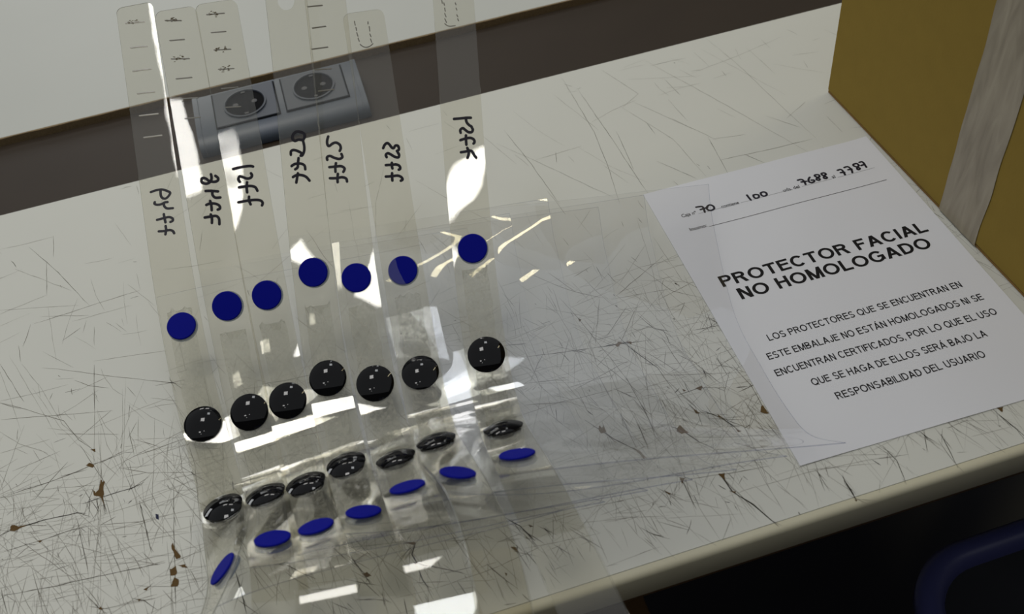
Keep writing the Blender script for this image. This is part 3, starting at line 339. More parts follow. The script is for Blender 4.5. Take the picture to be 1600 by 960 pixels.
def prism(name, pts, axis):
    """closed outline pts (3D) extruded by the vector axis"""
    n = len(pts)
    v = [Vector(p) for p in pts] + [Vector(p) + axis for p in pts]
    f = [list(range(n))[::-1], list(range(n, 2 * n))] + [[i, (i + 1) % n, n + (i + 1) % n, n + i] for i in range(n)]
    me = mesh(name, v, f)
    bm = bmesh.new()
    bm.from_mesh(me)
    bmesh.ops.recalc_face_normals(bm, faces=bm.faces)
    bm.to_mesh(me)
    bm.free()
    return me


def lathe(profile, frame, n=48):
    """profile [(r, h)] turned about the frame's normal; frame = (centre, a, t, nrm)"""
    c, a, t, nn = frame
    v, f, rings = [], [], []
    for r, h in profile:
        if r < 1e-7:
            rings.append([len(v)])
            v.append(c + nn * h)
        else:
            rings.append(list(range(len(v), len(v) + n)))
            v += [c + a * (r * math.cos(2 * math.pi * i / n)) + t * (r * math.sin(2 * math.pi * i / n)) + nn * h for i in range(n)]
    for A, B in zip(rings, rings[1:]):
        for i in range(n):
            j = (i + 1) % n
            if len(A) == 1 and len(B) > 1:
                f.append([A[0], B[i], B[j]])
            elif len(B) == 1 and len(A) > 1:
                f.append([A[i], A[j], B[0]])
            elif len(A) > 1:
                f.append([A[i], A[j], B[j], B[i]])
    return v, f


def ribbon(pts, width, cap=True):
    """2D stroke outline with constant width: list of quads as 2D points plus round ends"""
    P = [Vector((float(x), float(y))) for x, y in pts]
    if len(P) > 2:                                   # Catmull-Rom smoothing
        Q = []
        for i in range(len(P) - 1):
            p0, p1, p2, p3 = P[max(i - 1, 0)], P[i], P[i + 1], P[min(i + 2, len(P) - 1)]
            for k in range(4):
                t = k / 4
                Q.append(0.5 * ((2 * p1) + (p2 - p0) * t + (2 * p0 - 5 * p1 + 4 * p2 - p3) * t * t + (3 * p1 - p0 - 3 * p2 + p3) * t ** 3))
        Q.append(P[-1])
        P = Q
    else:
        P = [P[0].lerp(P[-1], k / 6) for k in range(7)]
    L, R = [], []
    for i, c in enumerate(P):
        d = (P[min(i + 1, len(P) - 1)] - P[max(i - 1, 0)])
        d = d.normalized() if d.length > 1e-9 else Vector((1, 0))
        nrm = Vector((-d.y, d.x)) * width / 2
        L.append(c + nrm)
        R.append(c - nrm)
    verts, faces = L + R, []
    n = len(P)
    for i in range(n - 1):
        faces.append([n + i, n + i + 1, i + 1, i])
    if cap:
        for i, sgn in ((0, -1), (n - 1, 1)):
            d = (P[1] - P[0]) if i == 0 else (P[-1] - P[-2])
            d = d.normalized() if d.length > 1e-9 else Vector((1, 0))
            nrm = Vector((-d.y, d.x))
            b = len(verts)
            arc = [P[i] + (nrm * math.cos(a) + d * sgn * math.sin(a)) * width / 2 for a in [math.pi * k / 6 for k in range(7)]]
            verts += arc
            faces.append(list(range(b, b + 7)))
    return verts, faces


# ------------------------------------------------------------------ the setting
FZ = -0.74
RX0, RX1, RY0, RY1, RZ1 = -4.6, 2.7, -1.9, 4.5, 2.35
me = mesh('floor', [(RX0, RY0, FZ), (RX1, RY0, FZ), (RX1, RY1, FZ), (RX0, RY1, FZ)], [[0, 1, 2, 3]])
fl = link('floor', me, None, ['floor'])
fl['kind'] = 'structure'
fl['label'] = 'dark blue-grey lino floor under the benches'
for u in (0.105,):
    me = box_mesh('floor_seam', tab(u, -1.2, FZ), TX * 0.004, TY * 2.4, Vector((0, 0, 0.001)))
    s_ = link('floor_seam', me, fl, ['socket_dark'])

for nm, a_, b_ in (('wall_north', (RX0, RY1), (RX1, RY1)), ('wall_south', (RX0, RY0), (RX1, RY0)), ('wall_west', (RX0, RY0), (RX0, RY1)), ('wall_east', (RX1, RY0), (RX1, RY1))):
    d_ = (Vector(b_) - Vector(a_)).normalized()
    out_ = Vector((-d_.y, d_.x, 0)) * (0.1 if nm in ('wall_north', 'wall_west') else -0.1)
    w_ = link(nm, box_mesh(nm, Vector((a_[0], a_[1], FZ)), Vector((b_[0] - a_[0], b_[1] - a_[1], 0)), out_, Vector((0, 0, RZ1 - FZ))), None, ['wall'])
    w_['kind'] = 'structure'
    w_['label'] = 'grey painted workshop wall outside the picture, ' + nm.split('_')[1] + ' side'

# near bench -----------------------------------------------------------------
TOP = 0.028
CH0, CH1 = 0.5385, 0.6685                          # cable channel between the two tops
bench = thing('work_bench', tab(0, 0.26, FZ), 'scratched off-white laminate work bench holding the face shields and the notice', 'bench')
U0, U1 = -1.1, 1.0
# top with a rounded nose at the front
prof = [(CH0, 0.0), (CH0, -TOP), (0.004, -TOP), (0.0, -TOP + 0.004)]
prof += [(0.0, -0.006)] + [(0.006 - 0.006 * math.cos(a), -0.006 + 0.006 * math.sin(a)) for a in [math.pi / 2 * k / 5 for k in range(1, 6)]]
split = 0.004
me = prism('tabletop', [tab(U0, v, z) for v, z in [(CH0, 0.0), (CH0, -TOP), (split, -TOP), (split, 0.0)]], TX * (U1 - U0))
top = link('tabletop', me, bench, ['laminate'])
me = prism('edge_band', [tab(U0, v, z) for v, z in [(split - 0.0004, 0.0), (split - 0.0004, -TOP), (-0.001, -TOP), (-0.003, -TOP + 0.003)]
                         + [(-0.003, -0.004)] + [(0.001 - 0.004 * math.cos(a), -0.004 + 0.004 * math.sin(a)) for a in [math.pi / 2 * k / 5 for k in range(1, 6)]]], TX * (U1 - U0))
link('edge_band', me, bench, ['edge_band'], 40)
link('apron', box_mesh('apron', tab(U0 + .05, 0.03, -TOP - 0.07), TX * (U1 - U0 - .1), TY * 0.022, Vector((0, 0, 0.07)), 0.001), bench, ['wood'])
for u in (U0 + 0.06, U1 - 0.11):
    for v in (0.05, CH0 - 0.09):
        link('leg', box_mesh('leg', tab(u, v, FZ), TX * 0.05, TY * 0.05, Vector((0, 0, -FZ - TOP)), 0.004), bench, ['steel'])

# scratches and chips --------------------------------------------------------
random.seed(11)
SV, SF, SM = [], [], []
CLS = {'f': (3, 0.34), 'm': (2, 0.36), 'd': (1, 0.44), 'D': (0, 0.72), 'h': (0, 0.40)}


def scratch(pts, mi, w, z=0.00006, taper=True):
    P = [Vector(q) for q in pts]
    Q = []
    for i in range(len(P) - 1):
        n = max(2, int((P[i + 1] - P[i]).length / 5))
        for k in range(n):
            Q.append(P[i].lerp(P[i + 1], k / n))
    Q.append(P[-1])
    n = len(Q)
    b = len(SV)
    jit = random.random() * 100
    for i, c in enumerate(Q):
        d = Q[min(i + 1, n - 1)] - Q[max(i - 1, 0)]
        d = d.normalized() if d.length > 1e-9 else Vector((1, 0))
        c = c + Vector((-d.y, d.x)) * (noise.noise((c.x * .09, c.y * .09, jit)) * 0.5)
        e = min(1.0, 0.25 + 4.0 * min(i, n - 1 - i) / max(n - 1, 1)) if taper else 1
        ww = w * e * (0.55 + 0.9 * max(0, noise.noise((c.x * .3, c.y * .3, jit + 7)) + 0.4)) / 2
        nr = Vector((-d.y, d.x)) * ww
        SV.append(((c.x + nr.x) / 1000, (c.y + nr.y) / 1000, z))
        SV.append(((c.x - nr.x) / 1000, (c.y - nr.y) / 1000, z))
    for i in range(n - 1):
        SF.append([b + 2 * i + 1, b + 2 * i + 3, b + 2 * i + 2, b + 2 * i])
        SM.append(mi)


for c, pts in SCRATCHES:
    mi, w = CLS[c]
    scratch(pts, mi, w, 0.00009)
    if c in 'dD':
        for _ in range(3 if c == 'd' else 5):      # hairlines that run along and off a deep scratch
            i = random.randrange(len(pts) - 1)
            t = random.random()
            q = Vector(pts[i]).lerp(Vector(pts[i + 1]), t)
            d = (Vector(pts[i + 1]) - Vector(pts[i])).normalized()
            a = random.gauss(0, 0.5)
            d = Vector((d.x * math.cos(a) - d.y * math.sin(a), d.x * math.sin(a) + d.y * math.cos(a)))
            ln = random.uniform(4, 16)
            scratch([q - d * ln * random.random(), q + d * ln], random.choice((1, 2)), 0.32, 0.00008)


def wear(v):
    """how worn the top is, by distance from the front edge (m)"""
    if v < 0.03:
        return 0.35
    if v < 0.17:
        return 1.0
    return max(0.04, 1.0 - (v - 0.17) / 0.13)


dirs = [(-1.05, 0.22, 0.46), (0.10, 0.18, 0.22), (-1.45, 0.2, 0.16), (0.75, 0.35, 0.16)]
made = 0
while made < 3700:
    u, v = random.uniform(-0.62, 0.42), random.uniform(0.0, CH0)
    if random.random() > wear(v) * (0.75 + 0.7 * noise.noise((u * 9, v * 9, 3.3))):
        continue
    q = tab(u, v)
    r = random.random()
    for a0, sg, pr in dirs:
        if r < pr:
            break
        r -= pr
    a = random.gauss(a0, sg)
    k = random.random()
    if k < 0.58:
        mi, w, ln = 3, random.uniform(.2, .34), random.expovariate(1 / 34) + 8
    elif k < 0.89:
        mi, w, ln = 2, random.uniform(.16, .3), random.expovariate(1 / 26) + 6
    elif k < 0.975:
        mi, w, ln = 1, random.uniform(.22, .42), random.expovariate(1 / 9) + 3
    else:
        mi, w, ln = 0, random.uniform(.3, .6), random.expovariate(1 / 4) + 1.5
    ln = min(ln, 110)
    d = Vector((math.cos(a), math.sin(a)))
    p0 = Vector((q.x * 1000, q.y * 1000))
    p1 = p0 + d * ln
    uu = (Vector((p1.x / 1000, p1.y / 1000, 0)) - ORG).dot(TY)
    if not (0.0 < uu < CH0 - .002):
        continue
    mid = p0.lerp(p1, .5) + Vector((-d.y, d.x)) * random.gauss(0, ln * .02)
    scratch([p0, mid, p1], mi, w, 0.00004 + 0.000001 * mi)
    made += 1
me = mesh('scratches', SV, SF, SM)
so = link('scratches', me, bench, ['scratch_dark', 'scratch_mid', 'scratch_soft', 'scratch_faint'])
so['kind'] = 'stuff'
so['label'] = 'dark knife scratches crossing the white laminate'
CV, CF = [], []
for poly in CHIPS:
    b = len(CV)
    c = Vector((sum(p[0] for p in poly) / len(poly), sum(p[1] for p in poly) / len(poly)))
    ring = []
    for i, p in enumerate(poly):
        q, r = Vector(p), Vector(poly[(i + 1) % len(poly)])
        for t in (0, .33, .66):
            x = q.lerp(r, t)
            ring.append(x + (x - c) * random.uniform(-.08, .45))
    CV += [(x.x / 1000, x.y / 1000, 0.00013) for x in ring]
    CF.append(list(range(b, b + len(ring))))
me = mesh('chipped_patches', CV, CF)
co = link('chipped_patches', me, bench, ['chip'])
co['kind'] = 'stuff'
co['label'] = 'brown chips where the laminate is broken away'
me = mesh('ink_spot', [(x / 1000, y / 1000, 0.00012) for x, y in INK], [[0, 1, 2, 3]])
link('ink_spot', me, bench, ['ink_spot'])

# far bench ------------------------------------------------------------------
bench2 = thing('work_bench', tab(0, 1.0, FZ), 'off-white bench top beyond the brown cable channel at the upper left', 'bench')
me = prism('far_top', [tab(U0, v, z) for v, z in [(CH1 + 0.002, 0.0), (CH1 + 0.002, -TOP), (1.35, -TOP), (1.35, 0.0)]], TX * (U1 - U0))
link('tabletop', me, bench2, ['laminate_far'])
# raw, slightly broken chipboard edge along the channel
ev, ef = [], []
n = 260
for i in range(n + 1):
    u = U0 + (U1 - U0) * i / n
    w = 0.0012 + 0.0012 * noise.noise((u * 40, 0, 0)) + 0.0008 * noise.noise((u * 170, 3, 0))
    ev += [tab(u, CH1 + 0.0021, 0.0001), tab(u, CH1 - w + .001, 0.0001), tab(u, CH1 - w + .001, -TOP)]
for i in range(n):
    b = 3 * i
    ef += [[b, b + 1, b + 4, b + 3], [b + 1, b + 2, b + 5, b + 4]]
link('raw_edge', mesh('raw_edge', ev, ef), bench2, ['chipboard'])
for u in (U0 + 0.06, U1 - 0.11):
    for v in (CH1 + 0.05, 1.25):
        link('leg', box_mesh('leg', tab(u, v, FZ), TX * 0.05, TY * 0.05, Vector((0, 0, -FZ - TOP)), 0.004), bench2, ['steel'])

# brown cable channel --------------------------------------------------------
chan = thing('cable_channel', tab(0, (CH0 + CH1) / 2, -TOP), 'brown laminate cable channel strip between the two white bench tops', 'cable channel')
CZ = -0.007
link('channel_board', box_mesh('channel_board', tab(U0, CH0 + .0006, -TOP), TX * (U1 - U0), TY * (CH1 - CH0 - .003), Vector((0, 0, TOP + CZ)), 0.0), chan, ['brown'])
link('edge_lip', box_mesh('edge_lip', tab(U0, CH0 + .0003, CZ), TX * (U1 - U0), TY * 0.003, Vector((0, 0, -CZ - 0.0012)), 0.0006), chan, ['brown'])

# socket block ---------------------------------------------------------------
S0, S1 = -0.232, -0.072                          # u extent
SB = 0.556
sock = thing('socket_block', tab((S0 + S1) / 2, SB + .03, CZ), 'grey two-gang power socket block set in the brown cable channel', 'socket block')
# housing: a low wedge with a rounded front lip, sloping towards the front
hp = [(SB, CZ + .001), (SB, CZ + .007), (SB + .004, CZ + .012), (SB + .018, CZ + .0165), (SB + .074, CZ + .021), (SB + .080, CZ + .019), (SB + .082, CZ + .001)]
link('housing', prism('housing', [tab(S0, v, z) for v, z in hp], TX * (S1 - S0)), sock, ['socket_grey'], 50)
for u, wd in ((S0 - .0045, .005), (S1 - .0005, .005)):
    link('end_cap', prism('end_cap', [tab(u, v + (0.0 if v > SB + .03 else -.0005), z + .0008) for v, z in hp], TX * wd), sock, ['socket_grey'], 50)
sl_t = Vector((0, 0, 0)) + TY * .056 + Vector((0, 0, .0045))
sl_t.normalize()
sl_n = TX.cross(sl_t).normalized()


def on_slope(u, d, h=0.0):
    return tab(u, SB + .018, CZ + .0165) + sl_t * d + sl_n * h


for u0, u1 in ((S0 + .016, S0 + .078), (S0 + .086, S0 + .148)):
    um = (u0 + u1) / 2
    plate = link('socket_plate', box_mesh('socket_plate', on_slope(u0, .0015, .0002), TX * (u1 - u0), sl_t * .053, sl_n * .0022, .0008), sock, ['socket_plate'])
    # dark frame line around the plate
    fv, ff = [], []
    for k, g in ((0, .0), (1, .0012)):
        fv += [on_slope(u0 - g, .0015 - g, .0006), on_slope(u1 + g, .0015 - g, .0006), on_slope(u1 + g, .0545 + g, .0006), on_slope(u0 - g, .0545 + g, .0006)]
    ff = [[i, (i + 1) % 4, 4 + (i + 1) % 4, 4 + i] for i in range(4)]
    link('gap_line', mesh('gap_line', fv, ff), plate, ['socket_dark'])
    fr = (on_slope(um, .028, .0024), TX, sl_t, sl_n)
    v_, f_ = lathe([(.0215, .0), (.0215, .0014), (.0198, .0016), (.0192, .0004)], fr)
    link('socket_ring', mesh('socket_ring', v_, f_), plate, ['socket_plate'], 40)
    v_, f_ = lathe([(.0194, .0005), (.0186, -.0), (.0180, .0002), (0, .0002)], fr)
    link('socket_well', mesh('socket_well', v_, f_), plate, ['socket_dark'], 40)  # almost flush disc; its black colour stands in for the recess shade
    for sx in (-1, 1):
        fr2 = (on_slope(um + sx * .0095, .028, .0027), TX, sl_t, sl_n)
        v_, f_ = lathe([(.0028, 0), (.0028, .0004), (.0022, .0005), (0, .0003)], fr2, 16)
        link('pin_hole', mesh('pin_hole', v_, f_), plate, ['steel'], 40)
    for sy in (-1, 1):
        me = box_mesh('earth_clip', on_slope(um - .002, .028 + sy * .0168 - .0012, .0026), TX * .004, sl_t * .0024, sl_n * .0012, .0003)
        link('earth_clip', me, plate, ['steel'])

# ------------------------------------------------------------------ cardboard box
BX = Vector((0.322, 0.7621, 0.0))
bd = math.radians(-78.75)
BE = Vector((math.cos(bd), math.sin(bd), 0))            # along the face we see, towards the viewer
BN = Vector((-BE.y, BE.x, 0))                           # into the box (to the right)
BLEN, BDEP, BHT = 0.46, 0.34, 0.42
cbox = thing('cardboard_box', BX + BE * BLEN / 2 + BN * BDEP / 2, 'large brown cardboard box sealed with a wide strip of clear tape', 'box')
B0 = BX + Vector((0, 0, 0.0022))
ZV = Vector((0, 0, 1))
link('carton_body', box_mesh('carton_body', B0 + BN * .0045, BE * BLEN, BN * (BDEP - .0045), ZV * BHT, 0.003), cbox, ['card'])
seam = 0.205
link('flap', box_mesh('flap', B0 + ZV * .001, BE * (seam - .0006), BN * .0045, ZV * (BHT - .002), 0.0015), cbox, ['card'])
link('flap', box_mesh('flap', B0 + BE * (seam + .0006) + ZV * .001, BE * (BLEN - seam - .0006), BN * .0045, ZV * (BHT - .002), 0.0015), cbox, ['card'])
link('bottom_edge', box_mesh('bottom_edge', B0 + BN * .001 - ZV * .0018, BE * BLEN, BN * .003, ZV * .0022, .0004), cbox, ['card_edge'])
# tape: a strip with slight wrinkles, wrapping under the lower edge
tv, tf = [], []
t0, t1, nu, nv_ = 0.181, 0.229, 16, 60
for j in range(nv_ + 1):
    for i in range(nu + 1):
        a = t0 + (t1 - t0) * i / nu
        z = -0.0005 + BHT * j / nv_
        wr = max(0, noise.noise((a * 90 + z * 8, z * 5, 1.7))) * 0.0011
        edge = min(1, min(i, nu - i) / 2)
        tv.append(B0 + BE * (a + .0012 * noise.noise((z * 30, 0, 5 if i < nu / 2 else 9)) * (1 - edge)) - BN * (0.0005 + wr * edge) + ZV * z)
for j in range(nv_):
    for i in range(nu):
        b = j * (nu + 1) + i
        tf.append([b, b + 1, b + nu + 2, b + nu + 1])
tp = link('packing_tape', mesh('packing_tape', tv, tf), cbox, ['tape'], 60)
tp['label'] = 'wide wrinkled strip of clear packing tape down the side of the box'

# ------------------------------------------------------------------ printed notice
PX = Vector((0.1263, 0.655, 0.0))
pth = 0.164
P1 = Vector((math.cos(pth), math.sin(pth), 0))
P2 = Vector((math.sin(pth), -math.cos(pth), 0))
notice = thing('printed_notice', PX + P1 * .105 + P2 * .1485, 'white printed notice about uncertified face protectors lying flat beside the box', 'notice')


def pap(x, y, z=0.0):
    """millimetres right and down on the paper"""
    xx = min(max(x / 210, 0), 1)
    yy = min(max(y / 297, 0), 1)
    lift = 0.0005 + 0.0008 * (max(0, xx - .9) / .1) ** 2 + 0.0006 * math.sin(xx * 7 + yy * 4) ** 2 * .5
    return PX + P1 * (x / 1000) + P2 * (y / 1000) + Vector((0, 0, lift + z))


pv, pf = [], []
nx, ny = 42, 60
for lay, dz in ((0, 0.0), (1, -0.00025)):
    for j in range(ny + 1):
        for i in range(nx + 1):
            pv.append(pap(210 * i / nx, 297 * j / ny, dz))
nn_ = (nx + 1) * (ny + 1)
for j in range(ny):
    for i in range(nx):
        b = j * (nx + 1) + i
        pf.append([b + nx + 1, b + nx + 2, b + 1, b])
        pf.append([nn_ + b, nn_ + b + 1, nn_ + b + nx + 2, nn_ + b + nx + 1])
border = [i for i in range(nx + 1)] + [j * (nx + 1) + nx for j in range(1, ny + 1)] + [ny * (nx + 1) + i for i in range(nx - 1, -1, -1)] + [j * (nx + 1) for j in range(ny - 1, 0, -1)]
for k, b in enumerate(border):
    c = border[(k + 1) % len(border)]
    pf.append([b, c, nn_ + c, nn_ + b])
link('paper', mesh('paper', pv, pf), notice, ['paper'], 40)


class Type:
    """plain grotesque capitals drawn from strokes; unit capital height, baseline at 0"""

    def __init__(self, t):
        self.t, self.v, self.f = t, [], []

    def quad(self, *p):
        b = len(self.v)
        self.v += [Vector(q) for q in p]
        self.f.append([b, b + 1, b + 2, b + 3])

    def bar(self, x0, y0, x1, y1):
        self.quad((x0, y0), (x1, y0), (x1, y1), (x0, y1))

    def slant(self, x0, x1, w, y0=0.0, y1=1.0):
        """slanted stem with level ends: left corners x0 at y0 and x1 at y1"""
        self.quad((x0, y0), (x0 + w, y0), (x1 + w, y1), (x1, y1))

    def arc(self, cx, cy, rx, ry, a0, a1, n=20):
        """elliptical stroke; rx, ry are its outer radii"""
        t = self.t
        b = len(self.v)
        for i in range(n + 1):
            a = math.radians(a0 + (a1 - a0) * i / n)
            self.v += [Vector((cx + rx * math.cos(a), cy + ry * math.sin(a))), Vector((cx + (rx - t) * math.cos(a), cy + (ry - t * .88) * math.sin(a)))]
        self.f += [[b + 2 * i, b + 2 * i + 2, b + 2 * i + 3, b + 2 * i + 1] for i in range(n)]

    def glyph(self, c, x):
        """draw c with its left edge at x, return its width"""
        t = self.t
        h = t * .88
        v0, f0 = len(self.v), len(self.f)
        w = .8
        B, S, A = self.bar, self.slant, self.arc
        if c in 'AÁ':
            w = .90
            S(0, .45 - t * .56, t * 1.12)
            S(w - t * 1.12, .45 - t * .56, t * 1.12)
            B(.20, .235, w - .20, .235 + h)
            if c == 'Á':
                S(.40, .50, t * 1.1, 1.07, 1.24)
        elif c == 'B':
            w = .76
            B(0, 0, t, 1)
            for y0, y1, e in ((0, .53, .40), (.53 - h * .5, 1, .37)):
                B(0, y0, e, y0 + h)
                B(0, y1 - h, e, y1)
                A(e, (y0 + y1) / 2, .36 if y0 == 0 else .34, (y1 - y0) / 2, -90, 90)
        elif c == 'C':
            w = .88
            A(.46, .5, .46, .515, 42, 318, 34)
        elif c == 'D':
            w = .82
            B(0, 0, t, 1)
            B(0, 0, .36, h)
            B(0, 1 - h, .36, 1)
            A(.36, .5, .46, .5, -90, 90)
        elif c == 'E':
            w = .73
            B(0, 0, t, 1)
            B(0, 0, w, h)
            B(0, .46, w - .05, .46 + h)
            B(0, 1 - h, w, 1)
        elif c == 'F':
            w = .67
            B(0, 0, t, 1)
            B(0, .44, w - .08, .44 + h)
            B(0, 1 - h, w, 1)
        elif c == 'G':
            w = .94
            A(.48, .5, .48, .515, 40, 335, 36)
            B(.52, .40, w, .40 + h)
            B(w - t, .12, w, .46)
        elif c == 'H':
            w = .79
            B(0, 0, t, 1)
            B(w - t, 0, w, 1)
            B(0, .46, w, .46 + h)
        elif c == 'I':
            w = t
            B(0, 0, t, 1)
        elif c == 'J':
            w = .56
            B(w - t, .3, w, 1)
            A(w / 2, .3, w / 2, .315, 180, 360)
        elif c == 'L':
            w = .68
            B(0, 0, t, 1)
            B(0, 0, w, h)
        elif c == 'M':
            w = .95
            B(0, 0, t, 1)
            B(w - t, 0, w, 1)
            S(w / 2 - t * .5, .0, t * 1.05)
            S(w / 2 - t * .5, w - t * 1.05, t * 1.05)
        elif c == 'N':
            w = .79
            B(0, 0, t, 1)
            B(w - t, 0, w, 1)
            S(w - t * 1.15, 0, t * 1.15)
        elif c in 'OQ':
            w = 1.0
            A(.5, .5, .5, .515, 0, 360, 44)
            if c == 'Q':
                S(.80, .52, t * 1.1, -.06, .25)
        elif c in 'PR':
            w = .76 if c == 'P' else .86
            B(0, 0, t, 1)
            e, y0 = .44, .40 if c == 'P' else .44
            B(0, y0, e, y0 + h)
            B(0, 1 - h, e, 1)
            A(e, (1 + y0) / 2, .31 if c == 'P' else .34, (1 - y0) / 2, -90, 90)
            if c == 'R':
                S(w - t * 1.2, .40, t * 1.2, 0, .46)
        elif c == 'S':
            w = .80
            A(.40, .735, .36, .28, 25, 240, 24)
            A(.40, .27, .40, .285, -155, 60, 24)
            self.quad((.17, .535), (.30, .43), (.66, .47), (.52, .57))
        elif c == 'T':
            w = .78
            B(w / 2 - t / 2, 0, w / 2 + t / 2, 1)
            B(0, 1 - h, w, 1)
        elif c == 'U':
            w = .79
            B(0, .36, t, 1)
            B(w - t, .36, w, 1)
            A(w / 2, .36, w / 2, .375, 180, 360, 24)
        elif c == ',':
            w = t
            B(0, 0, t, t)
            S(-.03, .04, t * .6, -.16, .02)
        for q in self.v[v0:]:
            q.x += x
        return w

    def line(self, body):
        x, gap = 0.0, .115 if self.t > .15 else .125
        for c in body:
            if c == ' ':
                x += .42
                continue
            x += self.glyph(c, x) + gap
        return x - gap


def cap_line(name, body, start, width, cap, weight):
    ty = Type(weight)
    full = ty.line(body)
    sx = width / full
    vs = [pap(start[0] + q.x * sx, start[1] - q.y * cap, 0.00012) for q in ty.v]
    return link(name, mesh(name, vs, ty.f), notice, ['toner'])


def text_mesh(name, body, start, width, cap, bold, m):
    """one line of type fitted to a start point, a width and a capital height (mm on the paper)"""
    cu = bpy.data.curves.new(name, 'FONT')
    cu.body = body
    cu.size = 1.0
    cu.resolution_u = 4
    cu.offset = bold
    ob = bpy.data.objects.new(name, cu)
    COL.objects.link(ob)
    dg = bpy.context.evaluated_depsgraph_get()
    me0 = bpy.data.meshes.new_from_object(ob.evaluated_get(dg))
    co = np.zeros(len(me0.vertices) * 3)
    me0.vertices.foreach_get('co', co)
    co = co.reshape(-1, 3)
    x0, x1 = co[:, 0].min(), co[:, 0].max()
    capu = 0.729 if bold < .005 else 0.729 + 2 * bold
    sx, sy = width / (x1 - x0), cap / capu
    for v in me0.vertices:
        x, y = v.co.x, v.co.y
        v.co = pap(start[0] + (x - x0) * sx, start[1] - y * sy, 0.00012)
    bpy.data.objects.remove(ob)
    bpy.data.curves.remove(cu)
    o = link(name, me0, notice, [m])
    return o


TEXT = [('title1', 'PROTECTOR FACIAL', 12.0, .205, 'printed_heading'), ('title2', 'NO HOMOLOGADO', 12.0, .205, 'printed_heading'),
        ('b1', 'LOS PROTECTORES QUE SE ENCUENTRAN EN', 6.3, .165, 'printed_line'), ('b2', 'ESTE EMBALAJE NO ESTÁN HOMOLOGADOS NI SE', 6.3, .165, 'printed_line'),
        ('b3', 'ENCUENTRAN CERTIFICADOS, POR LO QUE EL USO', 6.3, .165, 'printed_line'), ('b4', 'QUE SE HAGA DE ELLOS SERÁ BAJO LA', 6.3, .165, 'printed_line'),
        ('b5', 'RESPONSABILIDAD DEL USUARIO', 6.3, .165, 'printed_line'),
        ('caja', 'Caja nº', 4.3, .012, 'printed_word'), ('cont', 'contiene', 4.3, .012, 'printed_word'), ('uds', 'uds. del', 4.2, .012, 'printed_word'),
        ('al', 'al', 4.2, .012, 'printed_word'), ('res', 'Insumo:', 4.2, .012, 'printed_word')]
for key, body, cap, bold, nm in TEXT:
    a, b = LAYOUT[key][0], LAYOUT[key][1]
    if cap > 5:
        cap_line(nm, body, (a[0], (a[1] + b[1]) / 2 if 'title' not in key else (127.2 if key == 'title1' else 144.3)), b[0] - a[0], cap, bold)
        continue
    text_mesh(nm, body, (a[0], (a[1] + b[1]) / 2 if 'title' not in key else (127.2 if key == 'title1' else 144.3)), b[0] - a[0], cap, bold, 'toner')
for key in ('d1', 'd2', 'd3', 'd4'):                # dotted rules
    a, b = LAYOUT[key][0], LAYOUT[key][1]
    v_, f_ = [], []
    x = a[0]
    while x < b[0]:
        k = len(v_)
        v_ += [pap(x, 41.0, .00012), pap(x + .55, 41.0, .00012), pap(x + .55, 40.5, .00012), pap(x, 40.5, .00012)]
        f_.append([k, k + 1, k + 2, k + 3])
        x += 1.15
    link('dotted_rule', mesh('dotted_rule', v_, f_), notice, ['toner_grey'])
a, b = LAYOUT['rule'][0], LAYOUT['rule'][1]
v_, f_ = [], []
for i in range(21):
    x = a[0] + (b[0] - a[0]) * i / 20
    v_ += [pap(x, 59.0, .00012), pap(x, 58.5, .00012)]
f_ = [[2 * i, 2 * i + 2, 2 * i + 3, 2 * i + 1] for i in range(20)]
link('ruled_line', mesh('ruled_line', v_, f_), notice, ['toner_grey'])
GROUPS = [(0, 3), (3, 6), (6, 11), (11, len(HAND))]
for g0, g1 in GROUPS:
    v_, f_ = [], []
    for st in HAND[g0:g1]:
        vv, ff = ribbon(st, 1.85)
        k = len(v_)
        v_ += [pap(q.x, q.y, .00016 + .000004 * (len(f_) % 7)) for q in vv]
        f_ += [[i + k for i in q] for q in ff]
    o = link('handwritten_number', mesh('handwritten_number', v_, f_), notice, ['marker'])

# ------------------------------------------------------------------ face shields
SD, SW = 0.080, 0.0305
EXT = [0, 0, 0, .03, .035, 0, .03]


def strap_curve(q, k):
    x, y, pt, p0, p2, p4, tt, t0, t1, t2, t3, t4, st, sl, ro = q
    ks = np.array([-SD - st, -SD, 0, SD, 2 * SD, 2 * SD + sl])
    s = np.linspace(-SD - st - EXT[k], 2 * SD + sl + .02, 240)
    ds = s[1] - s[0]
    g = np.exp(-.5 * ((np.arange(-60, 61) * ds) / .018) ** 2)
    g /= g.sum()
    sm = lambda v: np.convolve(np.pad(v, 60, 'edge'), g, 'valid')
    th = sm(np.interp(s, ks, [tt, t0, t1, t2, t3, t4]))
    ph = sm(np.interp(s, [-2 * SD, -.5 * SD, .5 * SD, 2 * SD, 2 * SD + sl], [pt, .6 * pt + .4 * p0, p0, p2, p4]))
    rl = sm(np.interp(s, [0, 1.3 * SD, 2 * SD + .02], [0, 0, ro]))
    T = np.stack([np.cos(th) * np.sin(ph), -np.cos(th) * np.cos(ph), np.sin(th)], -1)
    P = np.vstack([[0, 0, 0], np.cumsum((T[1:] + T[:-1]) / 2 * ds, 0)])
    P = P - np.array([np.interp(0, s, P[:, j]) for j in range(3)]) + [x, y, 0]
    P[:, 2] += -P[:, 2].min() + .004 + .003 * k
    a = np.stack([np.cos(ph), np.sin(ph), 0 * ph], -1)
    N = np.cross(a, T)
    N *= np.sign(N[120, 2])
    a2 = np.cos(rl)[:, None] * a + np.sin(rl)[:, None] * N
    N2 = np.cos(rl)[:, None] * N - np.sin(rl)[:, None] * a
    return s, P, T, a2, N2


